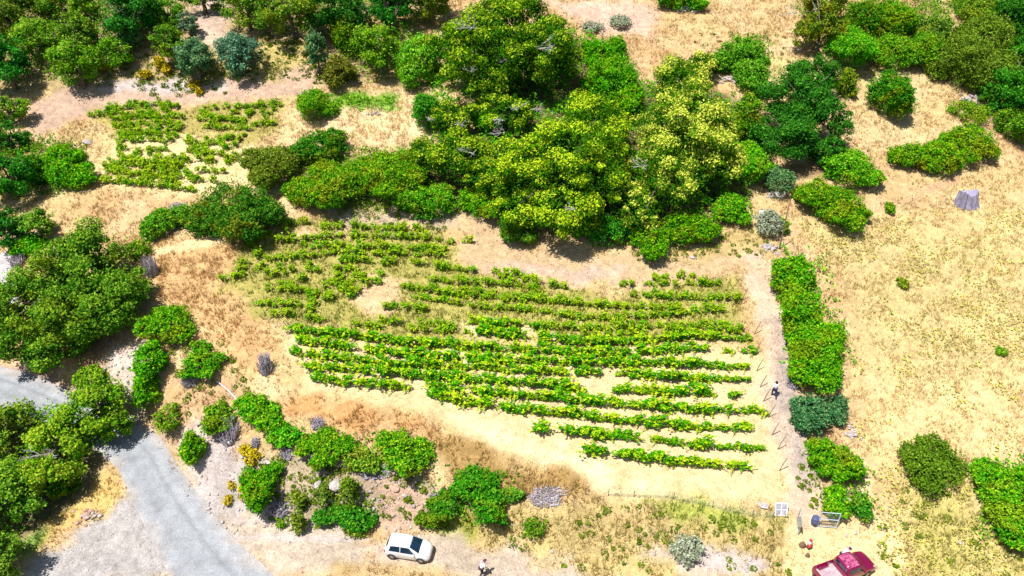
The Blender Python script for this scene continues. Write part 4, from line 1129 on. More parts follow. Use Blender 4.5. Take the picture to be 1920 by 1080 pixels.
# little scrub cushions on the upper left slope and the banks
def cushions(polys, n, pal, label, name):
    cc, ccol = [], []
    p = np.array(PAL[pal])
    for poly, m in polys:
        q = hit([a for a, b in poly], [b for a, b in poly])[:, :2]
        lo, hi = q.min(0), q.max(0)
        pts = NR.uniform(lo, hi, (m * 3, 2))
        pts = pts[sdist(q, pts[:, 0], pts[:, 1]) < 0][:m]
        for x, y in pts:
            r = R.uniform(0.15, 0.42)
            z = hz(x, y); k = 30
            u = unit(k); u[:, 2] = np.abs(u[:, 2]) * 0.8
            cc.append(np.array([x, y, z]) + u * r); a = R.random()
            ccol.append(np.tile(p[0] * (1 - a) + p[1] * a, (k, 1)) * NR.uniform(0.75, 1.25, (k, 1)))
    cc = np.concatenate(cc); ccol = np.concatenate(ccol)
    nn = np.array([0, 0, .7]) + NR.normal(size=cc.shape) * 0.5; nn /= np.linalg.norm(nn, axis=1)[:, None]
    Vq, Fq = leaf_quads(cc, nn, NR.uniform(0.1, 0.22, len(cc)), 0.7)
    tag(obj(name, mesh_arrays(name, Vq, Fq, np.repeat(ccol, 3, axis=0)), M_LEAF), label, 'scrub', kind='stuff')
cushions([([(190, 80), (340, 90), (420, 140), (420, 155), (260, 165), (180, 160)], 170), ([(400, 120), (500, 60), (600, 90), (620, 160), (430, 155)], 230), ([(260, 150), (430, 150), (430, 178), (260, 178)], 40),
          ([(440, 850), (560, 860), (800, 900), (800, 990), (600, 990), (500, 970)], 120), ([(280, 640), (420, 640), (480, 740), (430, 800), (300, 780)], 60), ([(600, 370), (860, 395), (860, 430), (600, 420)], 50),
          ([(820, 950), (1220, 950), (1450, 985), (1500, 1080), (1100, 1080)], 60), ([(1120, 460), (1440, 430), (1440, 480), (1200, 490)], 50), ([(1640, 860), (1940, 990), (1940, 1090), (1660, 1090)], 40),
          ([(1300, 60), (1480, 60), (1480, 130), (1400, 180), (1300, 110)], 50), ([(1480, 880), (1530, 860), (1560, 920), (1520, 960)], 20)], 0, 'olive', 'small olive scrub cushions dotted over slopes and banks', 'scrub_cushions')

def carpet(name, polys, label):
    A, B_, K_, Hh = [], [], [], []
    for poly, pal, hh, den in polys:
        q = hit([a for a, b in poly], [b for a, b in poly])[:, :2]
        lo, hi = q.min(0), q.max(0)
        n = int((hi - lo).prod() * 34 * den)
        pts = NR.uniform(lo, hi, (n, 2))
        sdv = sdist(q, pts[:, 0], pts[:, 1])
        nb = fbm(pts[:, 0] / 1.4, pts[:, 1] / 1.4, 911, 3)
        ok = (sdv + (nb - .5) * 4 < 0) & (nb > 0.40)
        pts, nb, sdv = pts[ok], nb[ok], sdv[ok]
        top = 1.5 * hh * np.clip((nb - 0.36) * 4.2, 0, 1.4) * np.clip(-sdv / 1.2 + .4, .3, 1)
        A.append(np.stack([pts[:, 0], pts[:, 1], H(pts[:, 0], pts[:, 1]) + top * NR.uniform(0.55, 1.08, len(pts))], 1))
        p_ = np.array(PAL[pal]); a = np.clip(fbm(pts[:, 0] / .9, pts[:, 1] / .9, 915, 2) * 1.2 + NR.uniform(-.3, .3, len(pts)), 0, 1)[:, None]
        tp = (NR.random(len(pts)) < .2)[:, None]
        K_.append(np.where(tp, p_[2], p_[0] * (1 - a) + p_[1] * a) * NR.uniform(.75, 1.2, (len(pts), 1)))
    A = np.concatenate(A); K_ = np.concatenate(K_)
    nn = np.array([0, -.1, .55]) + NR.normal(size=A.shape) * .6; nn /= np.linalg.norm(nn, axis=1)[:, None]
    Vq, Fq = leaf_quads(A, nn, NR.uniform(.18, .34, len(A)), .62)
    tag(obj(name, mesh_arrays(name, Vq, Fq, np.repeat(K_, 3, axis=0)), M_LEAF), label, 'undergrowth', kind='stuff')
carpet('undergrowth', [([(-60, -40), (300, -40), (290, 60), (230, 130), (60, 160), (-60, 160)], 'under', 1.0, 1.0), ([(400, -60), (860, -60), (820, 60), (640, 75), (420, 40)], 'under', 1.0, .8),
    ([(600, 60), (800, 60), (830, 160), (620, 150)], 'green2', .8, .8), ([(-60, 230), (160, 270), (170, 350), (60, 380), (-60, 470)], 'under', .8, .8), ([(20, 260), (110, 265), (170, 300), (150, 350), (40, 370)], 'bramble', .6, .6),
    ([(520, 280), (780, 280), (880, 380), (760, 400), (540, 380)], 'green2', .6, .7), ([(820, 60), (1100, 60), (1210, 160), (1400, 200), (1410, 400), (1200, 440), (1000, 440), (880, 370), (790, 260)], 'bramble', 1.0, .9),
    ([(1480, 10), (1780, 0), (1780, 110), (1560, 110)], 'green2', .7, .9), ([(1780, 10), (1980, -20), (1980, 240), (1880, 220), (1840, 140)], 'under', .8, .8), ([(1370, 60), (1450, 70), (1440, 330), (1380, 330)], 'green2', .7, .8),
    ([(-60, 770), (120, 760), (200, 860), (110, 930), (30, 1010), (-60, 1060)], 'oaklime', .8, .8), ([(560, 190), (640, 175), (740, 185), (740, 205), (600, 215)], 'lime', .3, .8),
    ([(560, 800), (820, 830), (810, 890), (560, 860)], 'green2', .5, .6), ([(800, 870), (990, 890), (960, 1000), (790, 1000)], 'green2', .5, .7), ([(590, 930), (720, 940), (700, 1000), (590, 990)], 'green2', .4, .6),
    ([(460, 860), (640, 870), (640, 960), (520, 970)], 'olive', .4, .6), ([(1448, 460), (1550, 465), (1610, 700), (1590, 730), (1470, 720)], 'bramble', .5, .5), ([(1500, 880), (1640, 880), (1650, 990), (1590, 980), (1530, 930)], 'green2', .4, .6),
    ([(1820, 860), (1980, 850), (1980, 1020), (1840, 1010)], 'bramble', .6, .6), ([(430, 410), (520, 395), (560, 410), (440, 430)], 'olive', .3, .4)], 'low green undergrowth filling the gaps between trees and bushes')

# ------------------------------------------------------------------ stones
def rock_mesh(seed, flat=0.6):
    rr = random.Random(seed)
    bm = bmesh.new()
    bmesh.ops.create_icosphere(bm, subdivisions=2, radius=1.0)
    ph = [(Vector((rr.uniform(-1, 1), rr.uniform(-1, 1), rr.uniform(-1, 1))).normalized(), rr.uniform(0.5, 0.9)) for _ in range(9)]
    for v in bm.verts:
        for d, k in ph:
            t = v.co.dot(d)
            if t > k: v.co -= d * (t - k) * 0.9
        v.co.z *= flat
    return bm_mesh('rock', bm)
RK = [rock_mesh(s, f) for s, f in ((1, .6), (2, .5), (3, .75), (4, .45), (5, .6))]
RK_RED = [rock_mesh(s, .6) for s in (11, 12)]
for m_ in RK: m_.materials.append(M_ROCK)
for m_ in RK_RED: m_.materials.append(M_REDROCK)

def rock(px, py, size, label, flat=1.0, red=False, rot=None):
    size *= 0.6
    p = at(px, py)
    o_ = obj('rock', R.choice(RK_RED if red else RK), None, None, (p[0], p[1], p[2] + size * 0.18))
    o_.scale = (size, size * R.uniform(.6, .9), size * flat); o_.rotation_euler = (R.uniform(-.2, .2), R.uniform(-.2, .2), R.uniform(0, 6.28))
    tag(o_, label, 'rock', 'loose rocks on the banks')
for a in [(433, 830, .75, 'white angular boulder under the lilac grey dead shrub'), (500, 868, 1.0, 'flat pale boulder right of the largest yellow cushion', .5), (372, 795, .55, 'pale stone at the foot of the two lobed shrub'),
          (632, 912, 1.2, 'tall white rock slab in the bank', .9), (598, 908, .9, 'pinkish boulder between olive tufts'), (758, 930, .45, 'small whitish boulder on the pink soil bank'), (742, 918, .6, 'brown grey rock left of the small whitish boulder', .7, True),
          (620, 938, .6, 'broken pale rock below the tall slab'), (655, 930, .5, 'pale rock right of the tall slab'), (166, 268, 1.1, 'large white stone by the left edge oaks', .7), (227, 662, .5, 'reddish boulder on the rocky road cut', .8, True),
          (265, 605, .6, 'white stone by the bright round bush'), (322, 168, .5, 'small white stone on the bare upper terrace'), (960, 985, .28, 'tiny white stone in dry grass above the man on the track'),
          (1036, 1034, .35, 'white stone in the bottom grass'), (1800, 1018, .4, 'single pale stone in the lower right grass'), (1298, 483, .6, 'pinkish stone heap remnant above the right rows', .6), (545, 950, .4, 'pale stone near the track junction'),
          (448, 955, .35, 'whitish stone at the track junction edge'), (1430, 948, .8, 'flat pale slab by the white window frame', .25), (1605, 1000, .45, 'pale stone in front of the right gate leaf'), (1587, 1004, .35, 'smaller pale stone beside the right gate leaf')]:
    rock(*a)

def stone_pile(px, py, w_, d_, n, label, size=0.22, red=False):
    p = at(px, py)
    root = thing('stone_pile', label, 'stones', tuple(p))
    for i in range(n):
        x, y = R.gauss(0, w_ * .45), R.gauss(0, d_ * .45)
        k = math.exp(-(x / w_) ** 2 - (y / d_) ** 2)
        s_ = size * R.uniform(.5, 1.3)
        o_ = obj('stone', R.choice(RK_RED if red and R.random() < .6 else RK), None, root, (x, y, hz(p[0] + x, p[1] + y) - p[2] + k * size * 1.2 * R.random()))
        o_.scale = (s_, s_ * R.uniform(.6, 1), s_ * R.uniform(.7, 1.2)); o_.rotation_euler = (R.uniform(-.6, .6), R.uniform(-.6, .6), R.uniform(0, 6.3))
stone_pile(1446, 466, .8, .6, 34, 'heap of pale pinkish stones at the top of the path')
stone_pile(1598, 815, .5, 1.0, 26, 'scattered white stones right of the bluish bush')
stone_pile(1586, 938, .8, .6, 18, 'pale stone slabs between two bushes near the gate', .26)
stone_pile(168, 968, 1.0, .7, 36, 'reddish rubble heap on the edge of the gravel yard', .2, True)
stone_pile(1292, 20, 2.0, .9, 40, 'grey stone heap at the top edge of the field', .35)
stone_pile(1815, 188, 2.0, .7, 30, 'grey stones above the flat green shrub', .35)
stone_pile(1690, 108, 2.6, .8, 28, 'grey stones showing under the mixed green thicket', .35)
stone_pile(1365, 150, 1.2, .8, 20, 'grey stones between the yellow chestnut and feathery bush', .35)
stone_pile(1460, 368, 1.4, .6, 24, 'grey lilac stones at the start of the path', .3)
stone_pile(700, 215, 0.9, 0.5, 14, 'few dark stones in the pale grass', .22)

# loose pebbles: too many to count
def rubble(polys):
    V_, F_, nb_ = [], [], 0
    base = np.array([(1, 0, 0), (-1, 0, 0), (0, 1, 0), (0, -1, 0), (0, 0, 1), (0, 0, -1)], float)
    fc_ = np.array([(0, 2, 4), (2, 1, 4), (1, 3, 4), (3, 0, 4), (2, 0, 5), (1, 2, 5), (3, 1, 5), (0, 3, 5)])
    for poly, m, smax in polys:
        q = hit([a for a, b in poly], [b for a, b in poly])[:, :2]
        pts = NR.uniform(q.min(0), q.max(0), (m * 3, 2)); pts = pts[sdist(q, pts[:, 0], pts[:, 1]) < 0][:m]
        zz = H(pts[:, 0], pts[:, 1])
        for (x, y), z in zip(pts, zz):
            s_ = 0.025 + smax * R.random() ** 5
            rot = Matrix.Rotation(R.uniform(0, 6.28), 3, Vector((R.uniform(-1, 1), R.uniform(-1, 1), 1)))
            V_.append((base * np.array([1, R.uniform(.5, 1), R.uniform(.4, .9)]) * s_ * NR.uniform(.75, 1.2, (6, 1))) @ np.array(rot) + np.array([x, y, z + s_ * .3])); F_.append(fc_ + nb_); nb_ += 6
    tag(obj('rubble', mesh_arrays('rubble', np.concatenate(V_), np.concatenate(F_)), M_ROCK), 'loose pale pebbles on banks and track edges', 'pebbles', kind='stuff')
rubble([([(200, 640), (262, 650), (275, 770), (235, 760), (190, 690)], 260, .28), ([(320, 800), (420, 800), (480, 880), (470, 960), (560, 1000), (420, 1000), (350, 930)], 420, .2), ([(560, 880), (800, 900), (800, 990), (600, 990)], 260, .25),
        ([(400, 990), (960, 1040), (1080, 1080), (600, 1080), (420, 1060)], 380, .09), ([(60, 1070), (240, 920), (420, 1075)], 300, .08), ([(1180, 990), (1420, 1040), (1420, 1075), (1200, 1060)], 160, .15), ([(200, 150), (420, 145), (420, 180), (200, 185)], 120, .14),
        ([(690, 890), (770, 895), (800, 950), (740, 1000), (690, 975)], 140, .18), ([(360, 0), (430, 0), (430, 90), (380, 90)], 60, .25)])

# grey weathered stump with upright ridges
p = at(1811, 384)
root = thing('tree_stump', 'grey weathered tree stump with upright ridges in the right field', 'tree stump', tuple(p))
bm = bmesh.new()
n = 36
rings = []
for (zz, rs) in ((-0.2, 1.25), (0.3, 1.1), (0.9, 0.98), (1.55, 0.92)):
    ring = []
    for i in range(n):
        an = 2 * math.pi * i / n
        rr = rs * 0.98 * (1 + 0.12 * math.sin(i * 2.9 + 1) * math.cos(i * 1.3) + (0.17 if i % 3 == 0 else 0 if i % 3 == 1 else 0.08) * (1.25 - zz * .3))
        top = 0.18 * math.sin(an * 2 + 1) + 0.1 * math.sin(an * 5) if zz > 1.5 else 0
        ring.append(bm.verts.new((math.cos(an) * rr - zz * 0.12, math.sin(an) * rr * 0.7, zz + top)))
    rings.append(ring)
for a, b in zip(rings[:-1], rings[1:]):
    for i in range(n):
        bm.faces.new((a[i], a[(i + 1) % n], b[(i + 1) % n], b[i]))
c_ = bm.verts.new((-0.2, 0, 1.2))
for i in range(n): bm.faces.new((rings[-1][i], rings[-1][(i + 1) % n], c_))
M_STUMP = mat_noise('silvery wood', (0.16, 0.14, 0.21), (0.44, 0.41, 0.54), 3.0, 0.9, 0.8, stretch=(4, 4, .6))
obj('wood', bm_mesh('wood', bm), M_STUMP, root)

# ------------------------------------------------------------------ vineyard end stakes
STK = [(1390, 563), (1413, 627), (1413, 665), (1417.6, 696), (1424, 726), (1430, 753), (1439, 783), (1446, 816), (1457, 843), (1460, 883)]
names = ['highest', 'second highest', 'third highest', 'fourth highest', 'fifth highest', 'fifth lowest', 'fourth lowest', 'third lowest', 'second lowest', 'lowest']
for (px, py), nm in zip(STK, names):
    p = at(px, py)
    T = Tubes(6)
    T.add([(0, 0, -0.25), (0.22, 0.05, 0.7), (0.46, 0.1, 1.4)], [0.042, 0.038, 0.03])
    o_ = obj('vineyard_stake', T.mesh('vineyard_stake'), M_POST, None, tuple(p))
    tag(o_, f'leaning wooden stake, {nm} of the line along the right row ends', 'stake', 'leaning stakes at the right row ends')

# pole at the top of the path, white board, dead log
p = at(1461, 467)
T = Tubes(7); T.add([(0, 0, -0.4), (0.0, 0, 2.5), (-0.05, 0, 5.2)], [0.075, 0.065, 0.05])
tag(obj('wooden_pole', T.mesh('wooden_pole'), M_POST, None, tuple(p)), 'thin tall pole standing above the long hedge at the path', 'pole')
p = at(1429, 408)
root = thing('board_sign', 'small white board on short legs between grove and path', 'sign', tuple(p), 0.1)
bm = bmesh.new(); add_box(bm, (0, 0, 0.62), (0.85, 0.06, 0.5), Matrix.Rotation(-0.6, 3, 'X'), 0.015); obj('board', bm_mesh('board', bm), M_WHITE, root)
for s in (-1, 1):
    bm = bmesh.new(); add_box(bm, (0.3 * s, 0.05, 0.2), (0.06, 0.06, 0.75)); obj('leg', bm_mesh('leg', bm), M_POST, root)
a, b = at(405, 715), at(446, 752)
T = Tubes(6); d = b - a
T.add([(0, 0, 0.12), tuple(d * 0.5 + np.array([0, .1, .16])), tuple(d + np.array([0, 0, .1]))], [0.07, 0.09, 0.11])
tag(obj('dead_log', T.mesh('dead_log'), M_DEAD, None, tuple(a)), 'thin grey dead trunk lying on the left bank', 'log')

# ------------------------------------------------------------------ wire fence and gate
FP = [(1140, 930), (1188, 932), (1262, 936), (1335, 952), (1410, 968), (1448, 972)]
fpw = [at(*q) for q in FP]
root = thing('wire_fence', 'sagging greenish wire mesh fence along the lower vineyard edge', 'fence', tuple(fpw[0]))
M_WIRE = mat_noise('green coated wire', (0.28, 0.45, 0.34), (0.4, 0.55, 0.44), 5, 0.6, 0)
for q in fpw:
    T = Tubes(5); o0 = q - fpw[0]
    T.add([(o0[0], o0[1], o0[2] - .2), (o0[0] + .03, o0[1], o0[2] + .75)], [0.035, 0.03])
    obj('post', T.mesh('post'), M_POST, root)
T = Tubes(3)
for a, b in zip(fpw[:-1], fpw[1:]):
    L_ = np.linalg.norm(b - a); nseg = max(2, int(L_ / 0.5))
    pts = [a + (b - a) * i / nseg for i in range(nseg + 1)]
    gp = [Vector((q[0] - fpw[0][0], q[1] - fpw[0][1], hz(q[0], q[1]) - fpw[0][2])) for q in pts]
    for h_ in (0.08, 0.28, 0.48, 0.68):
        T.add([g_ + Vector((0, 0, h_)) for g_ in gp], [0.008] * len(gp))
    for i in range(nseg * 2):
        g_ = gp[i // 2].lerp(gp[i // 2 + 1], (i % 2) * .5)
        T.add([g_ + Vector((0, 0, .03)), g_ + Vector((0, 0, .7))], [0.006, 0.006])
tag(obj('wire_mesh', T.mesh('wire_mesh'), M_WIRE, root), kind='stuff')

def tube_box(name, mat, root, a, b, r=0.03):
    T = Tubes(6); T.add([a, b], [r, r]); return obj(name, T.mesh(name), mat, root)

# open left leaf, seen almost edge on
a, b = at(1494, 968 + 10), at(1496, 1003)
root = thing('gate_leaf', 'sheet metal gate leaf swung open towards the pickup, seen edge on', 'gate', tuple(a), math.atan2(b[1] - a[1], b[0] - a[0]))
ln = float(np.linalg.norm((b - a)[:2])); dz = float(b[2] - a[2])
bm = bmesh.new(); add_box(bm, (ln / 2, 0, 0.75 + dz / 2), (ln, 0.03, 1.2), Matrix.Rotation(-math.atan2(dz, ln), 3, 'Y')); obj('sheet_panel', bm_mesh('sheet_panel', bm), M_STEEL, root)
for (x, z0, z1) in ((0, 0.0, 1.45), (ln, dz + 0.1, dz + 1.4)):
    tube_box('upright', M_STEEL, root, (x, 0, z0), (x, 0, z1), 0.04)
tube_box('rail', M_STEEL, root, (0, 0, 1.42), (ln, 0, 1.4 + dz), 0.035)
tube_box('rail', M_STEEL, root, (0, 0, 0.12), (ln, 0, 0.1 + dz), 0.035)
# right leaf
a, b = at(1532, 988), at(1567, 991)
root = thing('gate_leaf', 'pale blue tube framed wire gate leaf in front of the bright bush', 'gate', tuple(a), math.atan2(b[1] - a[1], b[0] - a[0]))
ln = float(np.linalg.norm((b - a)[:2])); dz = float(b[2] - a[2])
M_GATE = mat_noise('pale blue painted tube', (0.42, 0.52, 0.55), (0.55, 0.62, 0.64), 6, 0.5, 0.1)
for x, q in ((0, 0), (ln, dz)): tube_box('upright', M_GATE, root, (x, 0, q + 0), (x, 0, q + 1.75), 0.045)
for h_ in (0.12, 0.95, 1.72): tube_box('rail', M_GATE, root, (0, 0, h_), (ln, 0, h_ + dz), 0.035)
T = Tubes(3)
for i in range(1, 14): T.add([(ln * i / 14, 0, .12 + dz * i / 14), (ln * i / 14, 0, 1.72 + dz * i / 14)], [.006, .006])
for i in range(1, 10): T.add([(0, 0, .12 + i * .16), (ln, 0, .12 + i * .16 + dz)], [.006, .006])
tag(obj('wire_mesh', T.mesh('wire_mesh'), M_STEEL, root), kind='stuff')
# dark drum on a post top by the gate
p = at(1530, 985)
M_DRUM = mat_noise('dark blue plastic', (0.05, 0.06, 0.16), (0.1, 0.11, 0.24), 4, 0.5, 0.1)
root = thing('plastic_drum', 'dark blue round drum at the hinge side of the tube gate', 'drum', (p[0] - 0.1, p[1] + .12, p[2]))
bm = bmesh.new()
prev = None
for z_, r_ in ((0, .26), (.04, .29), (.3, .3), (.33, .32), (.36, .3), (.7, .3), (.78, .28), (.8, .2)):
    ring = [bm.verts.new((math.cos(i * math.pi / 10) * r_, math.sin(i * math.pi / 10) * r_, z_)) for i in range(20)]
    if prev:
        for i in range(20): bm.faces.new((prev[i], prev[(i + 1) % 20], ring[(i + 1) % 20], ring[i]))
    prev = ring
obj('barrel_body', bm_mesh('barrel_body', bm, True), M_DRUM, root)
bm = bmesh.new(); bmesh.ops.create_cone(bm, cap_ends=True, segments=20, radius1=.22, radius2=.2, depth=.05, matrix=Matrix.Translation((0, 0, .815))); obj('lid', bm_mesh('lid', bm), M_DRUM, root)
# old white window frame
a = at(1452, 967); b = at(1477, 970)
root = thing('window_frame', 'old white four pane window frame leaning at the fence end', 'window frame', tuple(a), math.atan2(b[1] - a[1], b[0] - a[0]))
TL = Matrix.Rotation(-0.45, 4, 'X')
def leaned(name, c, s, mat):
    bm = bmesh.new(); add_box(bm, c, s, None, 0.008); bmesh.ops.transform(bm, matrix=TL, verts=bm.verts[:]); obj(name, bm_mesh(name, bm), mat, root)
for x in (0.04, 0.5, 0.96): leaned('stile', (x, 0, .55), (.085, .06, 1.1), M_WHITE)
for z_ in (0.04, 0.52, 1.06): leaned('rail', (.5, 0.003, z_), (.83 if z_ == .52 else .82, .05, .085), M_WHITE)
M_PANE = mat_noise('dusty glass', (0.3, 0.28, 0.33), (0.5, 0.48, 0.52), 3, 0.2, 0)
for x in (.27, .73):
    for z_ in (.28, .79): leaned('pane', (x, 0.01, z_), (.37, .012, .38), M_PANE)
# red and white sprayer, sacks
M_RED = mat_noise('red plastic', (0.5, 0.02, 0.03), (0.62, 0.05, 0.06), 6, .45, .1)
M_BROWN = mat_noise('brown sack cloth', (0.12, 0.07, 0.04), (0.24, 0.15, 0.09), 7, .95, .6)
M_DARK = mat_noise('black rubber', (0.02, 0.02, 0.022), (0.05, 0.05, 0.05), 8, .7, .2)
p = at(1516, 1027)
root = thing('backpack_sprayer', 'small upright red and white sprayer standing in front of the open gate', 'sprayer', tuple(p), .4)
bm = bmesh.new(); add_box(bm, (0, 0, .62), (.3, .24, .4), None, .07); obj('tank', bm_mesh('tank', bm, True), M_WHITE, root)
bm = bmesh.new(); add_box(bm, (-.02, -.04, .28), (.3, .28, .3), None, .06); obj('motor', bm_mesh('motor', bm, True), M_RED, root)
bm = bmesh.new(); bmesh.ops.create_cone(bm, cap_ends=True, segments=16, radius1=.13, radius2=.11, depth=.1, matrix=Matrix.Translation((0, 0, .87))); obj('cap', bm_mesh('cap', bm), M_RED, root)
bm = bmesh.new(); add_box(bm, (.03, -.02, .07), (.4, .34, .14), None, .03); obj('base_frame', bm_mesh('base_frame', bm), M_DARK, root)
T = Tubes(6); T.add([(.1, .1, .4), (.3, .1, .6), (.28, -.05, .9)], [.02, .02, .018]); obj('hose', T.mesh('hose'), M_DARK, root)
def sack(px, py, s_, label):
    p = at(px, py)
    bm = bmesh.new(); bmesh.ops.create_icosphere(bm, subdivisions=3, radius=1)
    for v in bm.verts:
        n_ = 0.12 * math.sin(v.co.x * 5 + px) * math.cos(v.co.y * 6)
        v.co *= 1 + n_
        v.co.z = max(v.co.z, -.45) * (1 + .35 * max(0, v.co.z)); v.co.x *= 1 - .35 * max(0, v.co.z); v.co.y *= .75
    o_ = obj('sack', bm_mesh('sack', bm, True), M_BROWN, None, (p[0], p[1], p[2] + .4 * s_)); o_.scale = (s_, s_, s_ * 1.1)
    tag(o_, label, 'sack')
sack(1504, 1024, .28, 'brown sack beside the red and white sprayer')
sack(1514, 1043, .2, 'small brown bundle on straw left of the pickup')

# ------------------------------------------------------------------ vehicles
M_TYRE = mat_noise('tyre rubber', (0.02, 0.02, 0.02), (0.045, 0.045, 0.045), 9, .85, .2)
M_RIM = mat_noise('alloy rim', (0.38, 0.37, 0.4), (0.5, 0.5, 0.52), 9, .35, 0, .8)
M_GLASS = mat_noise('tinted car glass', (0.006, 0.02, 0.045), (0.012, 0.04, 0.07), 1.2, .06, 0, 0, .6)
M_LAMP = mat_noise('headlamp lens', (0.45, 0.45, 0.5), (0.6, 0.6, 0.64), 12, .1, 0)
M_TAIL = mat_noise('tail lamp red', (0.3, 0.01, 0.01), (0.45, 0.02, 0.02), 12, .2, 0)
M_BLACK = mat_noise('black trim', (0.015, 0.015, 0.016), (0.03, 0.03, 0.03), 8, .6, .1)
M_CARWHITE = mat_noise('white car paint', (0.78, 0.78, 0.79), (0.82, 0.82, 0.82), .8, .3, 0, 0, .5)
M_WINE = mat_noise('wine red car paint', (0.20, 0.002, 0.045), (0.26, 0.004, 0.06), 1.0, .32, 0, .25, .6)

def hull(stations):
    """a car skin from stations (x, [(half width, z) from sill up to the centre line])"""
    st = np.array([[(x, w_, z) for (w_, z) in row] for x, row in stations], float)
    xs_ = st[:, 0, 0]
    def S(x, s):
        i = np.clip(np.searchsorted(xs_, x) - 1, 0, len(xs_) - 2)
        t = (x - xs_[i]) / (xs_[i + 1] - xs_[i]); t = min(max(t, 0), 1)
        row = st[i] * (1 - t) + st[i + 1] * t
        k = min(int(s), row.shape[0] - 2); f = s - k
        return row[k] * (1 - f) + row[k + 1] * f
    return S, xs_, st

def skin_mesh(name, stations, sub=2):
    S, xs_, st = hull(stations)
    nr = st.shape[1]
    X = []
    for a, b in zip(xs_[:-1], xs_[1:]):
        X += [a + (b - a) * i / sub for i in range(sub)]
    X.append(xs_[-1])
    SS = [i / 2 for i in range((nr - 1) * 2 + 1)]
    bm = bmesh.new()
    grid = []
    for x in X:
        row = [S(x, s) for s in SS]
        left = [bm.verts.new((q[0], q[1], q[2])) for q in row]
        right = [bm.verts.new((q[0], -q[1], q[2])) for q in row[:-1]]
        grid.append(left + right[::-1])
    for a, b in zip(grid[:-1], grid[1:]):
        n = len(a)
        for i in range(n - 1):
            bm.faces.new((a[i], a[i + 1], b[i + 1], b[i]))
        bm.faces.new((a[-1], a[0], b[0], b[-1]))
    bm.faces.new(grid[0]); bm.faces.new(grid[-1][::-1])
    bmesh.ops.remove_doubles(bm, verts=bm.verts[:], dist=.0005)
    me = bm_mesh(name, bm, True)
    return me, S

def patch(name, S, x0, x1, s0, s1, mat, root, side=1, both=False, off=.008, nxs=6, nss=5, inset=None):
    """a pane or panel that follows the skin, standing a little proud of it"""
    bm = bmesh.new()
    def pt(x, s, sg):
        e_ = .02
        a = S(x, s); b = S(x + e_, s); c = S(x, min(s + e_, s)) if False else S(x, s - e_ if s - e_ > 0 else s + e_)
        u_ = b - a; v_ = (a - c) if s - e_ > 0 else (c - a)
        n_ = np.cross(u_, v_); l_ = np.linalg.norm(n_)
        n_ = n_ / l_ if l_ > 1e-9 else np.array([0, 0, 1.0])
        if n_[2] < -0.2 or (abs(n_[2]) < .2 and n_[1] < 0): n_ = -n_
        q = a + n_ * off
        return (q[0], q[1] * sg, q[2])
    rows = []
    for i in range(nxs + 1):
        r = []
        for j in range(nss + 1):
            fi, fj = i / nxs, j / nss
            xa, xb = (x0, x1) if inset is None else inset(fj, x0, x1)
            r.append(pt(xa + (xb - xa) * fi, s0 + (s1 - s0) * fj, side))
        if both:
            r2 = [(q[0], -q[1], q[2]) for q in r[:-1]][::-1]
            r = r + r2
        rows.append([bm.verts.new(q) for q in r])
    for a, b in zip(rows[:-1], rows[1:]):
        for j in range(len(a) - 1): bm.faces.new((a[j], a[j + 1], b[j + 1], b[j]))
    bmesh.ops.remove_doubles(bm, verts=bm.verts[:], dist=.0004)
    return obj(name, bm_mesh(name, bm, True), mat, root)

def wheel(root, x, y, r, wd):
    sg = 1 if y > 0 else -1
    wr = bpy.data.objects.new('wheel', None); C.objects.link(wr); wr.parent = root; wr.location = (x, y, r)
    bm = bmesh.new(); prev = None; n = 28
    prof = [(-wd / 2, r * .66), (-wd / 2, r * .93), (-wd / 2 + .03, r), (wd / 2 - .03, r), (wd / 2, r * .93), (wd / 2, r * .66)]
    for yy, rr in prof:
        ring = [bm.verts.new((math.cos(2 * math.pi * i / n) * rr, yy, math.sin(2 * math.pi * i / n) * rr)) for i in range(n)]
        if prev:
            for i in range(n): bm.faces.new((prev[i], prev[(i + 1) % n], ring[(i + 1) % n], ring[i]))
        prev = ring
    obj('tyre', bm_mesh('tyre', bm, True), M_TYRE, wr)
    bm = bmesh.new()
    Mx = Matrix.Translation((0, sg * (wd / 2 - .05), 0)) @ Matrix.Rotation(math.pi / 2, 4, 'X')
    bmesh.ops.create_cone(bm, cap_ends=True, segments=24, radius1=r * .2, radius2=r * .2, depth=.06, matrix=Mx)
    for k in range(6):
        add_box(bm, (0, 0, 0), (.001, .001, .001))
        rm_ = Matrix.Rotation(k * math.pi / 3, 3, 'Y')
        add_box(bm, tuple(rm_ @ Vector((r * .42, sg * (wd / 2 - .04), 0))), (r * .52, .03, .07), rm_)
    ring_o = []
    for rr in (r * .7, r * .58):
        ring_o.append([bm.verts.new((math.cos(2 * math.pi * i / n) * rr, sg * (wd / 2 - .01), math.sin(2 * math.pi * i / n) * rr)) for i in range(n)])
    for i in range(n): bm.faces.new((ring_o[0][i], ring_o[0][(i + 1) % n], ring_o[1][(i + 1) % n], ring_o[1][i]))
    obj('rim', bm_mesh('rim', bm), M_RIM, wr)

def arch(root, x, y, r):
    bm = bmesh.new()
    n = 18
    a = [bm.verts.new((x + math.cos(math.pi * i / n) * r, y, .0 + .30 + math.sin(math.pi * i / n) * r)) for i in range(n + 1)]
    b = [bm.verts.new((x + math.cos(math.pi * i / n) * r * .8, y, .0 + .30 + math.sin(math.pi * i / n) * r * .8)) for i in range(n + 1)]
    for i in range(n): bm.faces.new((a[i], a[i + 1], b[i + 1], b[i]))
    return obj('wheel_arch', bm_mesh('wheel_arch', bm), M_BLACK, root)

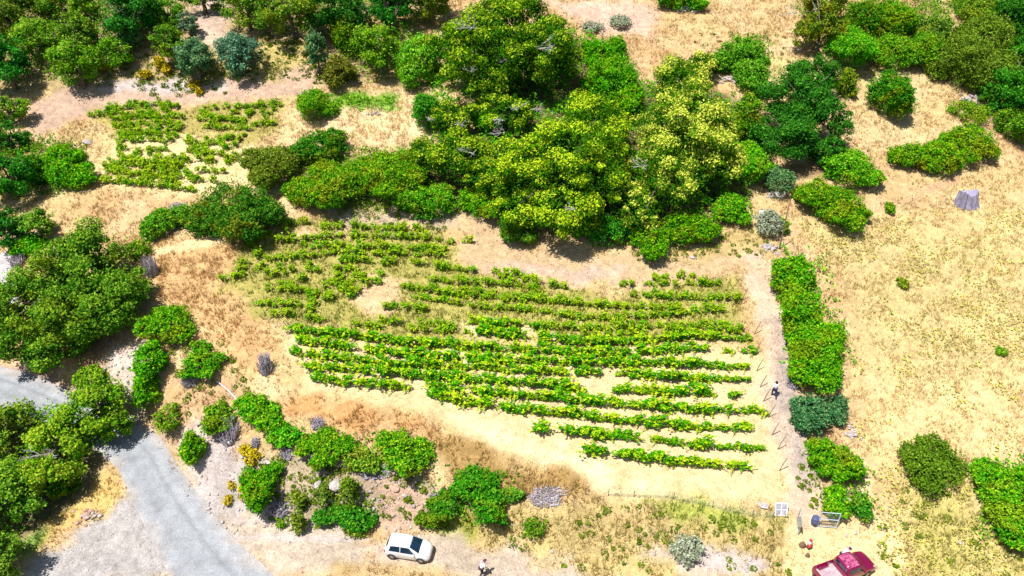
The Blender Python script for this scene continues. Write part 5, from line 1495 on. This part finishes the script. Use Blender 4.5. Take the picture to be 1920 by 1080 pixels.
def ground_orient(o_, p, yaw):
    """stand a vehicle on the slope under it"""
    d = 1.2
    gx_ = (hz(p[0] + d, p[1]) - hz(p[0] - d, p[1])) / (2 * d); gy_ = (hz(p[0], p[1] + d) - hz(p[0], p[1] - d)) / (2 * d)
    gx_ *= 0.5; gy_ *= 0.3
    up = Vector((-gx_, -gy_, 1)).normalized()
    f_ = Vector((math.cos(yaw), math.sin(yaw), 0)); f_ = (f_ - up * f_.dot(up)).normalized()
    l_ = up.cross(f_)
    o_.matrix_world = Matrix(((f_.x, l_.x, up.x, p[0]), (f_.y, l_.y, up.y, p[1]), (f_.z, l_.z, up.z, p[2] + .03), (0, 0, 0, 1)))

# white hatchback
p = at(767, 1037)
car = thing('parked_car', 'white five door hatchback parked on the dirt track', 'car')
hb = [(-1.78, [(.62, .36), (.70, .5), (.68, .72), (.60, .80), (.0, .84)]),
      (-1.66, [(.70, .25), (.79, .5), (.77, .88), (.64, 1.02), (.0, 1.08)]),
      (-1.42, [(.72, .22), (.82, .5), (.80, .95), (.60, 1.36), (.0, 1.42)]),
      (-0.9, [(.73, .2), (.82, .5), (.81, .95), (.60, 1.45), (.0, 1.51)]),
      (-0.1, [(.73, .2), (.82, .5), (.81, .93), (.60, 1.45), (.0, 1.52)]),
      (0.3, [(.73, .2), (.82, .5), (.81, .92), (.57, 1.38), (.0, 1.46)]),
      (1.0, [(.73, .2), (.82, .5), (.79, .89), (.69, .97), (.0, 1.04)]),
      (1.4, [(.72, .22), (.80, .48), (.74, .80), (.62, .88), (.0, .93)]),
      (1.68, [(.66, .25), (.74, .46), (.66, .66), (.54, .74), (.0, .79)]),
      (1.82, [(.48, .3), (.56, .42), (.50, .52), (.40, .58), (.0, .62)])]
me, S = skin_mesh('body', hb)
obj('body', me, M_CARWHITE, car)
patch('windscreen', S, .27, 1.0, 3.04, 4, M_GLASS, car, both=True, nss=6)
patch('rear_window', S, -1.64, -1.44, 3.1, 4, M_GLASS, car, both=True, nss=4)
for sg in (1, -1):
    patch('side_window', S, -.42, .86, 2.06, 2.93, M_GLASS, car, sg, inset=lambda f, a, b: (a, b - .62 * f))
    patch('side_window', S, -1.34, -.47, 2.08, 2.93, M_GLASS, car, sg, inset=lambda f, a, b: (a + .12 * f, b))
    patch('headlight', S, 1.36, 1.68, 2.25, 2.95, M_LAMP, car, sg)
    patch('tail_light', S, -1.74, -1.62, 1.6, 2.6, M_TAIL, car, sg)
    patch('sill_trim', S, -.75, .75, .02, .25, M_BLACK, car, sg)
    bm = bmesh.new(); add_box(bm, (.62, sg * .9, .96), (.14, .18, .12), None, .035); obj('wing_mirror', bm_mesh('wing_mirror', bm, True), M_CARWHITE, car)
    for x in (-.55, .32):
        bm = bmesh.new(); add_box(bm, (x - .2, sg * .828, .8), (.16, .02, .03), None, .006); obj('door_handle', bm_mesh('door_handle', bm), M_CARWHITE, car)
    for x in (-1.14, 1.14):
        wheel(car, x, sg * .735, .3, .19); arch(car, x, sg * .826, .36)
patch('grille', S, 1.74, 1.815, .6, 2.0, M_BLACK, car, both=False)
ground_orient(car, p, math.radians(-9))

# wine red pickup
p = at(1579, 1078)
pk = thing('pickup_truck', 'wine red pickup truck with open load bed parked in straw', 'pickup')
fr = [(-.42, [(.74, .32), (.82, .55), (.82, 1.0), (.66, 1.56), (.0, 1.62)]),
      (-.1, [(.74, .3), (.83, .55), (.83, 1.0), (.67, 1.62), (.0, 1.68)]),
      (.55, [(.74, .3), (.83, .55), (.83, 1.0), (.66, 1.60), (.0, 1.67)]),
      (.8, [(.74, .3), (.83, .55), (.82, 1.0), (.64, 1.53), (.0, 1.6)]),
      (1.25, [(.74, .3), (.83, .55), (.82, 1.0), (.74, 1.07), (.0, 1.12)]),
      (1.7, [(.74, .32), (.82, .55), (.80, .95), (.70, 1.02), (.0, 1.08)]),
      (2.1, [(.72, .34), (.80, .55), (.74, .88), (.62, .95), (.0, 1.0)]),
      (2.28, [(.62, .36), (.7, .55), (.62, .76), (.52, .82), (.0, .86)])]
me, S = skin_mesh('cab', fr)
obj('cab', me, M_WINE, pk)
patch('windscreen', S, .84, 1.2, 3.08, 4, M_GLASS, pk, both=True, nss=6)
for sg in (1, -1):
    patch('side_window', S, -.26, .98, 2.14, 2.84, M_GLASS, pk, sg, inset=lambda f, a, b: (a, b - .35 * f))
    patch('headlight', S, 1.98, 2.2, 2.2, 2.9, M_LAMP, pk, sg)
    bm = bmesh.new(); add_box(bm, (.98, sg * .93, 1.06), (.12, .2, .15), None, .03); obj('wing_mirror', bm_mesh('wing_mirror', bm, True), M_WINE, pk)
    bm = bmesh.new(); add_box(bm, (.0, sg * .838, .92), (.18, .02, .035), None, .006); obj('door_handle', bm_mesh('door_handle', bm), M_BLACK, pk)
    for x in (-1.45, 1.5):
        wheel(pk, x, sg * .74, .34, .22); arch(pk, x, sg * .838, .42)
bm = bmesh.new(); add_box(bm, (-.435, 0, 1.3), (.02, 1.15, .34), None, .006); obj('rear_window', bm_mesh('rear_window', bm), M_GLASS, pk)
bm = bmesh.new(); add_box(bm, (2.24, 0, .48), (.22, 1.5, .22), None, .06); obj('bumper', bm_mesh('bumper', bm, True), M_STEEL, pk)
M_BED = mat_noise('scuffed load floor', (0.36, 0.24, 0.27), (0.56, 0.44, 0.45), 2.5, .7, .2)
M_ROOFREFL = mat_noise('wine paint with painted reflection', (0.22, 0.004, 0.06), (0.62, 0.16, 0.30), 5.0, .3, .1, 0.1, .5)  # pinkish reflection on the cab roof, painted as mottled colour
patch('roof_reflection', S, -.32, .68, 3.12, 4, M_ROOFREFL, pk, both=True, nss=6)['label'] = 'cab roof with painted pinkish reflection'
bm = bmesh.new(); add_box(bm, (-1.34, 0, .6), (1.78, 1.5, .06)); obj('load_floor', bm_mesh('load_floor', bm), M_BED, pk)
for sg in (1, -1):
    bm = bmesh.new(); add_box(bm, (-1.34, sg * .79, .72), (1.8, .09, .62), None, .03); obj('bed_side', bm_mesh('bed_side', bm, True), M_WINE, pk)
    bm = bmesh.new(); add_box(bm, (-1.4, sg * .65, .77), (.85, .19, .28), None, .05); obj('wheel_housing', bm_mesh('wheel_housing', bm, True), M_WINE, pk)
    bm = bmesh.new(); add_box(bm, (-2.26, sg * .78, .74), (.04, .09, .26), None, .008); obj('tail_light', bm_mesh('tail_light', bm), M_TAIL, pk)
bm = bmesh.new(); add_box(bm, (-2.25, 0, .73), (.07, 1.46, .58), None, .02); obj('tailgate', bm_mesh('tailgate', bm), M_WINE, pk)
bm = bmesh.new(); add_box(bm, (-.46, 0, .78), (.05, 1.46, .44), None, .015); obj('bed_front_wall', bm_mesh('bed_front_wall', bm), M_WINE, pk)
bm = bmesh.new(); add_box(bm, (-.3, 0, .38), (4.2, 1.1, .16)); obj('chassis', bm_mesh('chassis', bm), M_BLACK, pk)
ground_orient(pk, p, math.radians(20))

# ------------------------------------------------------------------ people
M_SKIN = mat_noise('skin', (0.42, 0.24, 0.16), (0.5, 0.3, 0.2), 6, .6, .1)
def cloth(name, c): return mat_noise(name, tuple(v * .85 for v in c), c, 8, .9, .3)

def skin_obj(name, nodes, edges, mat, parent, root_i=0, sub=1):
    me = bpy.data.meshes.new(name)
    me.from_pydata([n_[0] for n_ in nodes], edges, [])
    o_ = bpy.data.objects.new(name, me); C.objects.link(o_)
    m_ = o_.modifiers.new('s', 'SKIN')
    lay = me.skin_vertices[0] if len(me.skin_vertices) else None
    for i, n_ in enumerate(nodes):
        r = n_[1]; lay.data[i].radius = (r, r) if not isinstance(r, tuple) else r
        lay.data[i].use_root = i == root_i
    m_.use_smooth_shade = True
    s_ = o_.modifiers.new('u', 'SUBSURF'); s_.levels = sub; s_.render_levels = sub
    dg = bpy.context.evaluated_depsgraph_get()
    new = bpy.data.meshes.new_from_object(o_.evaluated_get(dg))
    o_.modifiers.clear(); o_.data = new; bpy.data.meshes.remove(me)
    new.materials.clear(); new.materials.append(mat)
    for q in new.polygons: q.use_smooth = True
    o_.parent = parent
    return o_

def person(p, yaw, label, pose, shirt, trousers, hair, cap=None):
    """pose gives the joints in metres, person facing +x, feet at z=0"""
    J = pose
    root = thing('person', label, 'person', tuple(p), yaw, 'people working at the vineyard')
    names_, nodes, idx, edges = [], [], {}, []
    def nd(k, r):
        idx[k] = len(nodes); nodes.append((J[k], r))
    for k, r in (('pel', .13), ('chest', .15), ('neck', .06), ('head', .095), ('crown', .075)): nd(k, r)
    for s in 'lr':
        for k, r in (('sh', .07), ('el', .045), ('wr', .032), ('hip', .09), ('kn', .058), ('an', .042), ('toe', .035)): nd(k + s, r)
    E_ = [('pel', 'chest'), ('chest', 'neck'), ('neck', 'head'), ('head', 'crown')]
    for s in 'lr': E_ += [('chest', 'sh' + s), ('sh' + s, 'el' + s), ('el' + s, 'wr' + s), ('pel', 'hip' + s), ('hip' + s, 'kn' + s), ('kn' + s, 'an' + s), ('an' + s, 'toe' + s)]
    edges = [(idx[a], idx[b]) for a, b in E_]
    # palms, four fingers of unequal length and a thumb from the side of the palm
    for s in 'lr':
        wv = Vector(J['wr' + s]); d = (wv - Vector(J['el' + s])).normalized()
        sd_ = d.cross(Vector((0, 0, 1)))
        sd_ = sd_.normalized() if sd_.length > .1 else Vector((0, 1, 0))
        pm = len(nodes); nodes.append((tuple(wv + d * .07), .03)); edges.append((idx['wr' + s], pm))
        for q, (o_, l_) in enumerate(((-.03, .07), (-.01, .085), (.01, .08), (.03, .06))):
            a = len(nodes); nodes.append((tuple(wv + d * (.11 + l_ * .4) + sd_ * o_), .0095)); edges.append((pm, a))
            nodes.append((tuple(wv + d * (.11 + l_ * .9) + sd_ * o_ + Vector((0, 0, -.02))), .008)); edges.append((a, a + 1))
        a = len(nodes); nodes.append((tuple(wv + d * .06 + sd_ * -.05), .011)); edges.append((pm, a))
        nodes.append((tuple(wv + d * .1 + sd_ * -.065), .009)); edges.append((a, a + 1))
    hd = Vector(J['head']); fd = (Vector(J.get('look', (1, 0, -.2)))).normalized()
    a = len(nodes); nodes.append((tuple(hd + fd * .1), .018)); edges.append((idx['head'], a))
    skin_obj('body', nodes, edges, M_SKIN, root)
    # shirt
    nod = [(J['pel'], .165), (J['chest'], .19), (tuple(Vector(J['chest']).lerp(Vector(J['neck']), .55)), .12)]
    ed = [(0, 1), (1, 2)]
    for s in 'lr':
        sv, ev = Vector(J['sh' + s]), Vector(J['el' + s])
        i0 = len(nod); nod += [(tuple(sv), .092), (tuple(sv.lerp(ev, .85)), .068)]
        ed += [(1, i0), (i0, i0 + 1)]
    skin_obj('shirt', nod, ed, shirt, root)
    nod = [(tuple(Vector(J['pel']) - Vector((0, 0, .02))), .155)]; ed = []
    for s in 'lr':
        i0 = len(nod); nod += [(J['hip' + s], .112), (J['kn' + s], .08), (tuple(Vector(J['an' + s]) + Vector((0, 0, .03))), .062)]
        ed += [(0, i0), (i0, i0 + 1), (i0 + 1, i0 + 2)]
    skin_obj('trousers', nod, ed, trousers, root)
    for s in 'lr':
        nod = [(tuple(Vector(J['an' + s]) + Vector((-.05, 0, -.04))), .05), (tuple(Vector(J['toe' + s]) + Vector((.02, 0, 0))), .045)]
        skin_obj('shoe', nod, [(0, 1)], M_BLACK, root)
    upv = (Vector(J['crown']) - hd).normalized()
    hv_ = hd + upv * .045 - fd * .02
    bm = bmesh.new(); bmesh.ops.create_uvsphere(bm, u_segments=16, v_segments=10, radius=.122)
    for v in bm.verts:
        if v.co.dot(fd) > .055 and v.co.dot(upv) < .05: v.co -= fd * (v.co.dot(fd) - .05)
        if v.co.dot(upv) < -.03: v.co -= upv * (v.co.dot(upv) + .03) * .7
        v.co += hv_
    obj('hair' if cap is None else 'cap', bm_mesh('hair', bm, True), hair if cap is None else cap, root)
    if cap is not None:
        bm = bmesh.new(); bmesh.ops.create_cone(bm, cap_ends=True, segments=16, radius1=.1, radius2=.095, depth=.015)
        for v in bm.verts: v.co.z += .05; v.co = Vector((v.co.x, v.co.y, v.co.z)) + hv_ + fd * .11
        obj('cap_peak', bm_mesh('cap_peak', bm), cap, root)
    for s in (-1, 1):
        bm = bmesh.new(); bmesh.ops.create_uvsphere(bm, u_segments=8, v_segments=6, radius=.013)
        sdv = fd.cross(upv).normalized()
        bmesh.ops.translate(bm, verts=bm.verts[:], vec=hd + fd * .088 + sdv * .033 * s + upv * .02)
        obj('eye', bm_mesh('eye', bm), M_BLACK, root)
    return root

WALK = dict(pel=(0, 0, .95), chest=(.02, 0, 1.32), neck=(.02, 0, 1.5), head=(.05, 0, 1.6), crown=(.05, 0, 1.7), look=(1, 0, -.3),
            shl=(.02, .2, 1.42), ell=(-.1, .26, 1.15), wrl=(.0, .26, .93), shr=(.02, -.2, 1.42), elr=(.1, -.26, 1.15), wrr=(.28, -.22, 1.02),
            hipl=(0, .1, .9), knl=(.2, .1, .52), anl=(.16, .1, .09), toel=(.32, .1, .05), hipr=(0, -.1, .9), knr=(-.05, -.1, .48), anr=(-.32, -.1, .13), toer=(-.2, -.1, .05))
M_WSHIRT = cloth('white shirt cloth', (.85, .85, .87)); M_BLUE = cloth('dark blue denim', (.015, .03, .12)); M_GREYT = cloth('dark grey trousers', (.03, .03, .045))
M_PINK = cloth('pale pink shirt', (.78, .5, .74)); M_HAIR = cloth('dark hair', (.03, .022, .018)); M_NAVY = cloth('navy cap', (.03, .015, .12)); M_PURP = cloth('plum cap', (.14, .03, .1))
person(at(1450, 744), math.radians(95), 'person in white shirt and blue trousers walking up the path beside the vines', WALK, M_WSHIRT, M_BLUE, M_HAIR)
STOOP = dict(WALK); STOOP.update(chest=(.14, 0, 1.28), neck=(.24, 0, 1.43), head=(.32, 0, 1.5), crown=(.36, 0, 1.59), shl=(.15, .2, 1.36), shr=(.15, -.2, 1.36), ell=(.12, .28, 1.08), wrl=(.22, .26, .86), elr=(.2, -.26, 1.08), wrr=(.36, -.22, .92))
person(at(903, 1080), math.radians(40), 'person in white shirt and plum cap walking along the dirt track', STOOP, M_WSHIRT, M_GREYT, M_HAIR, M_PURP)
LEAN = dict(WALK); LEAN.update(pel=(0, 0, .95), chest=(.28, 0, 1.22), neck=(.42, 0, 1.33), head=(.5, 0, 1.38), crown=(.57, 0, 1.45), look=(.7, 0, -.7), shl=(.32, .2, 1.28), shr=(.32, -.2, 1.28), ell=(.48, .3, 1.08), wrl=(.68, .26, 1.0), elr=(.48, -.3, 1.08), wrr=(.68, -.24, 1.0),
                               knl=(.1, .12, .5), anl=(.02, .12, .09), toel=(.16, .12, .05), knr=(.02, -.12, .5), anr=(-.1, -.12, .09), toer=(.05, -.12, .05))
person(at(1574, 1054), math.radians(15), 'person in pale pink shirt and navy cap leaning behind the wine red pickup', LEAN, M_PINK, M_GREYT, M_HAIR, M_NAVY)
print('vines', count, 'far', len(far_list), 'tris', sum(len(o_.data.polygons) for o_ in C.objects if o_.type == 'MESH'))
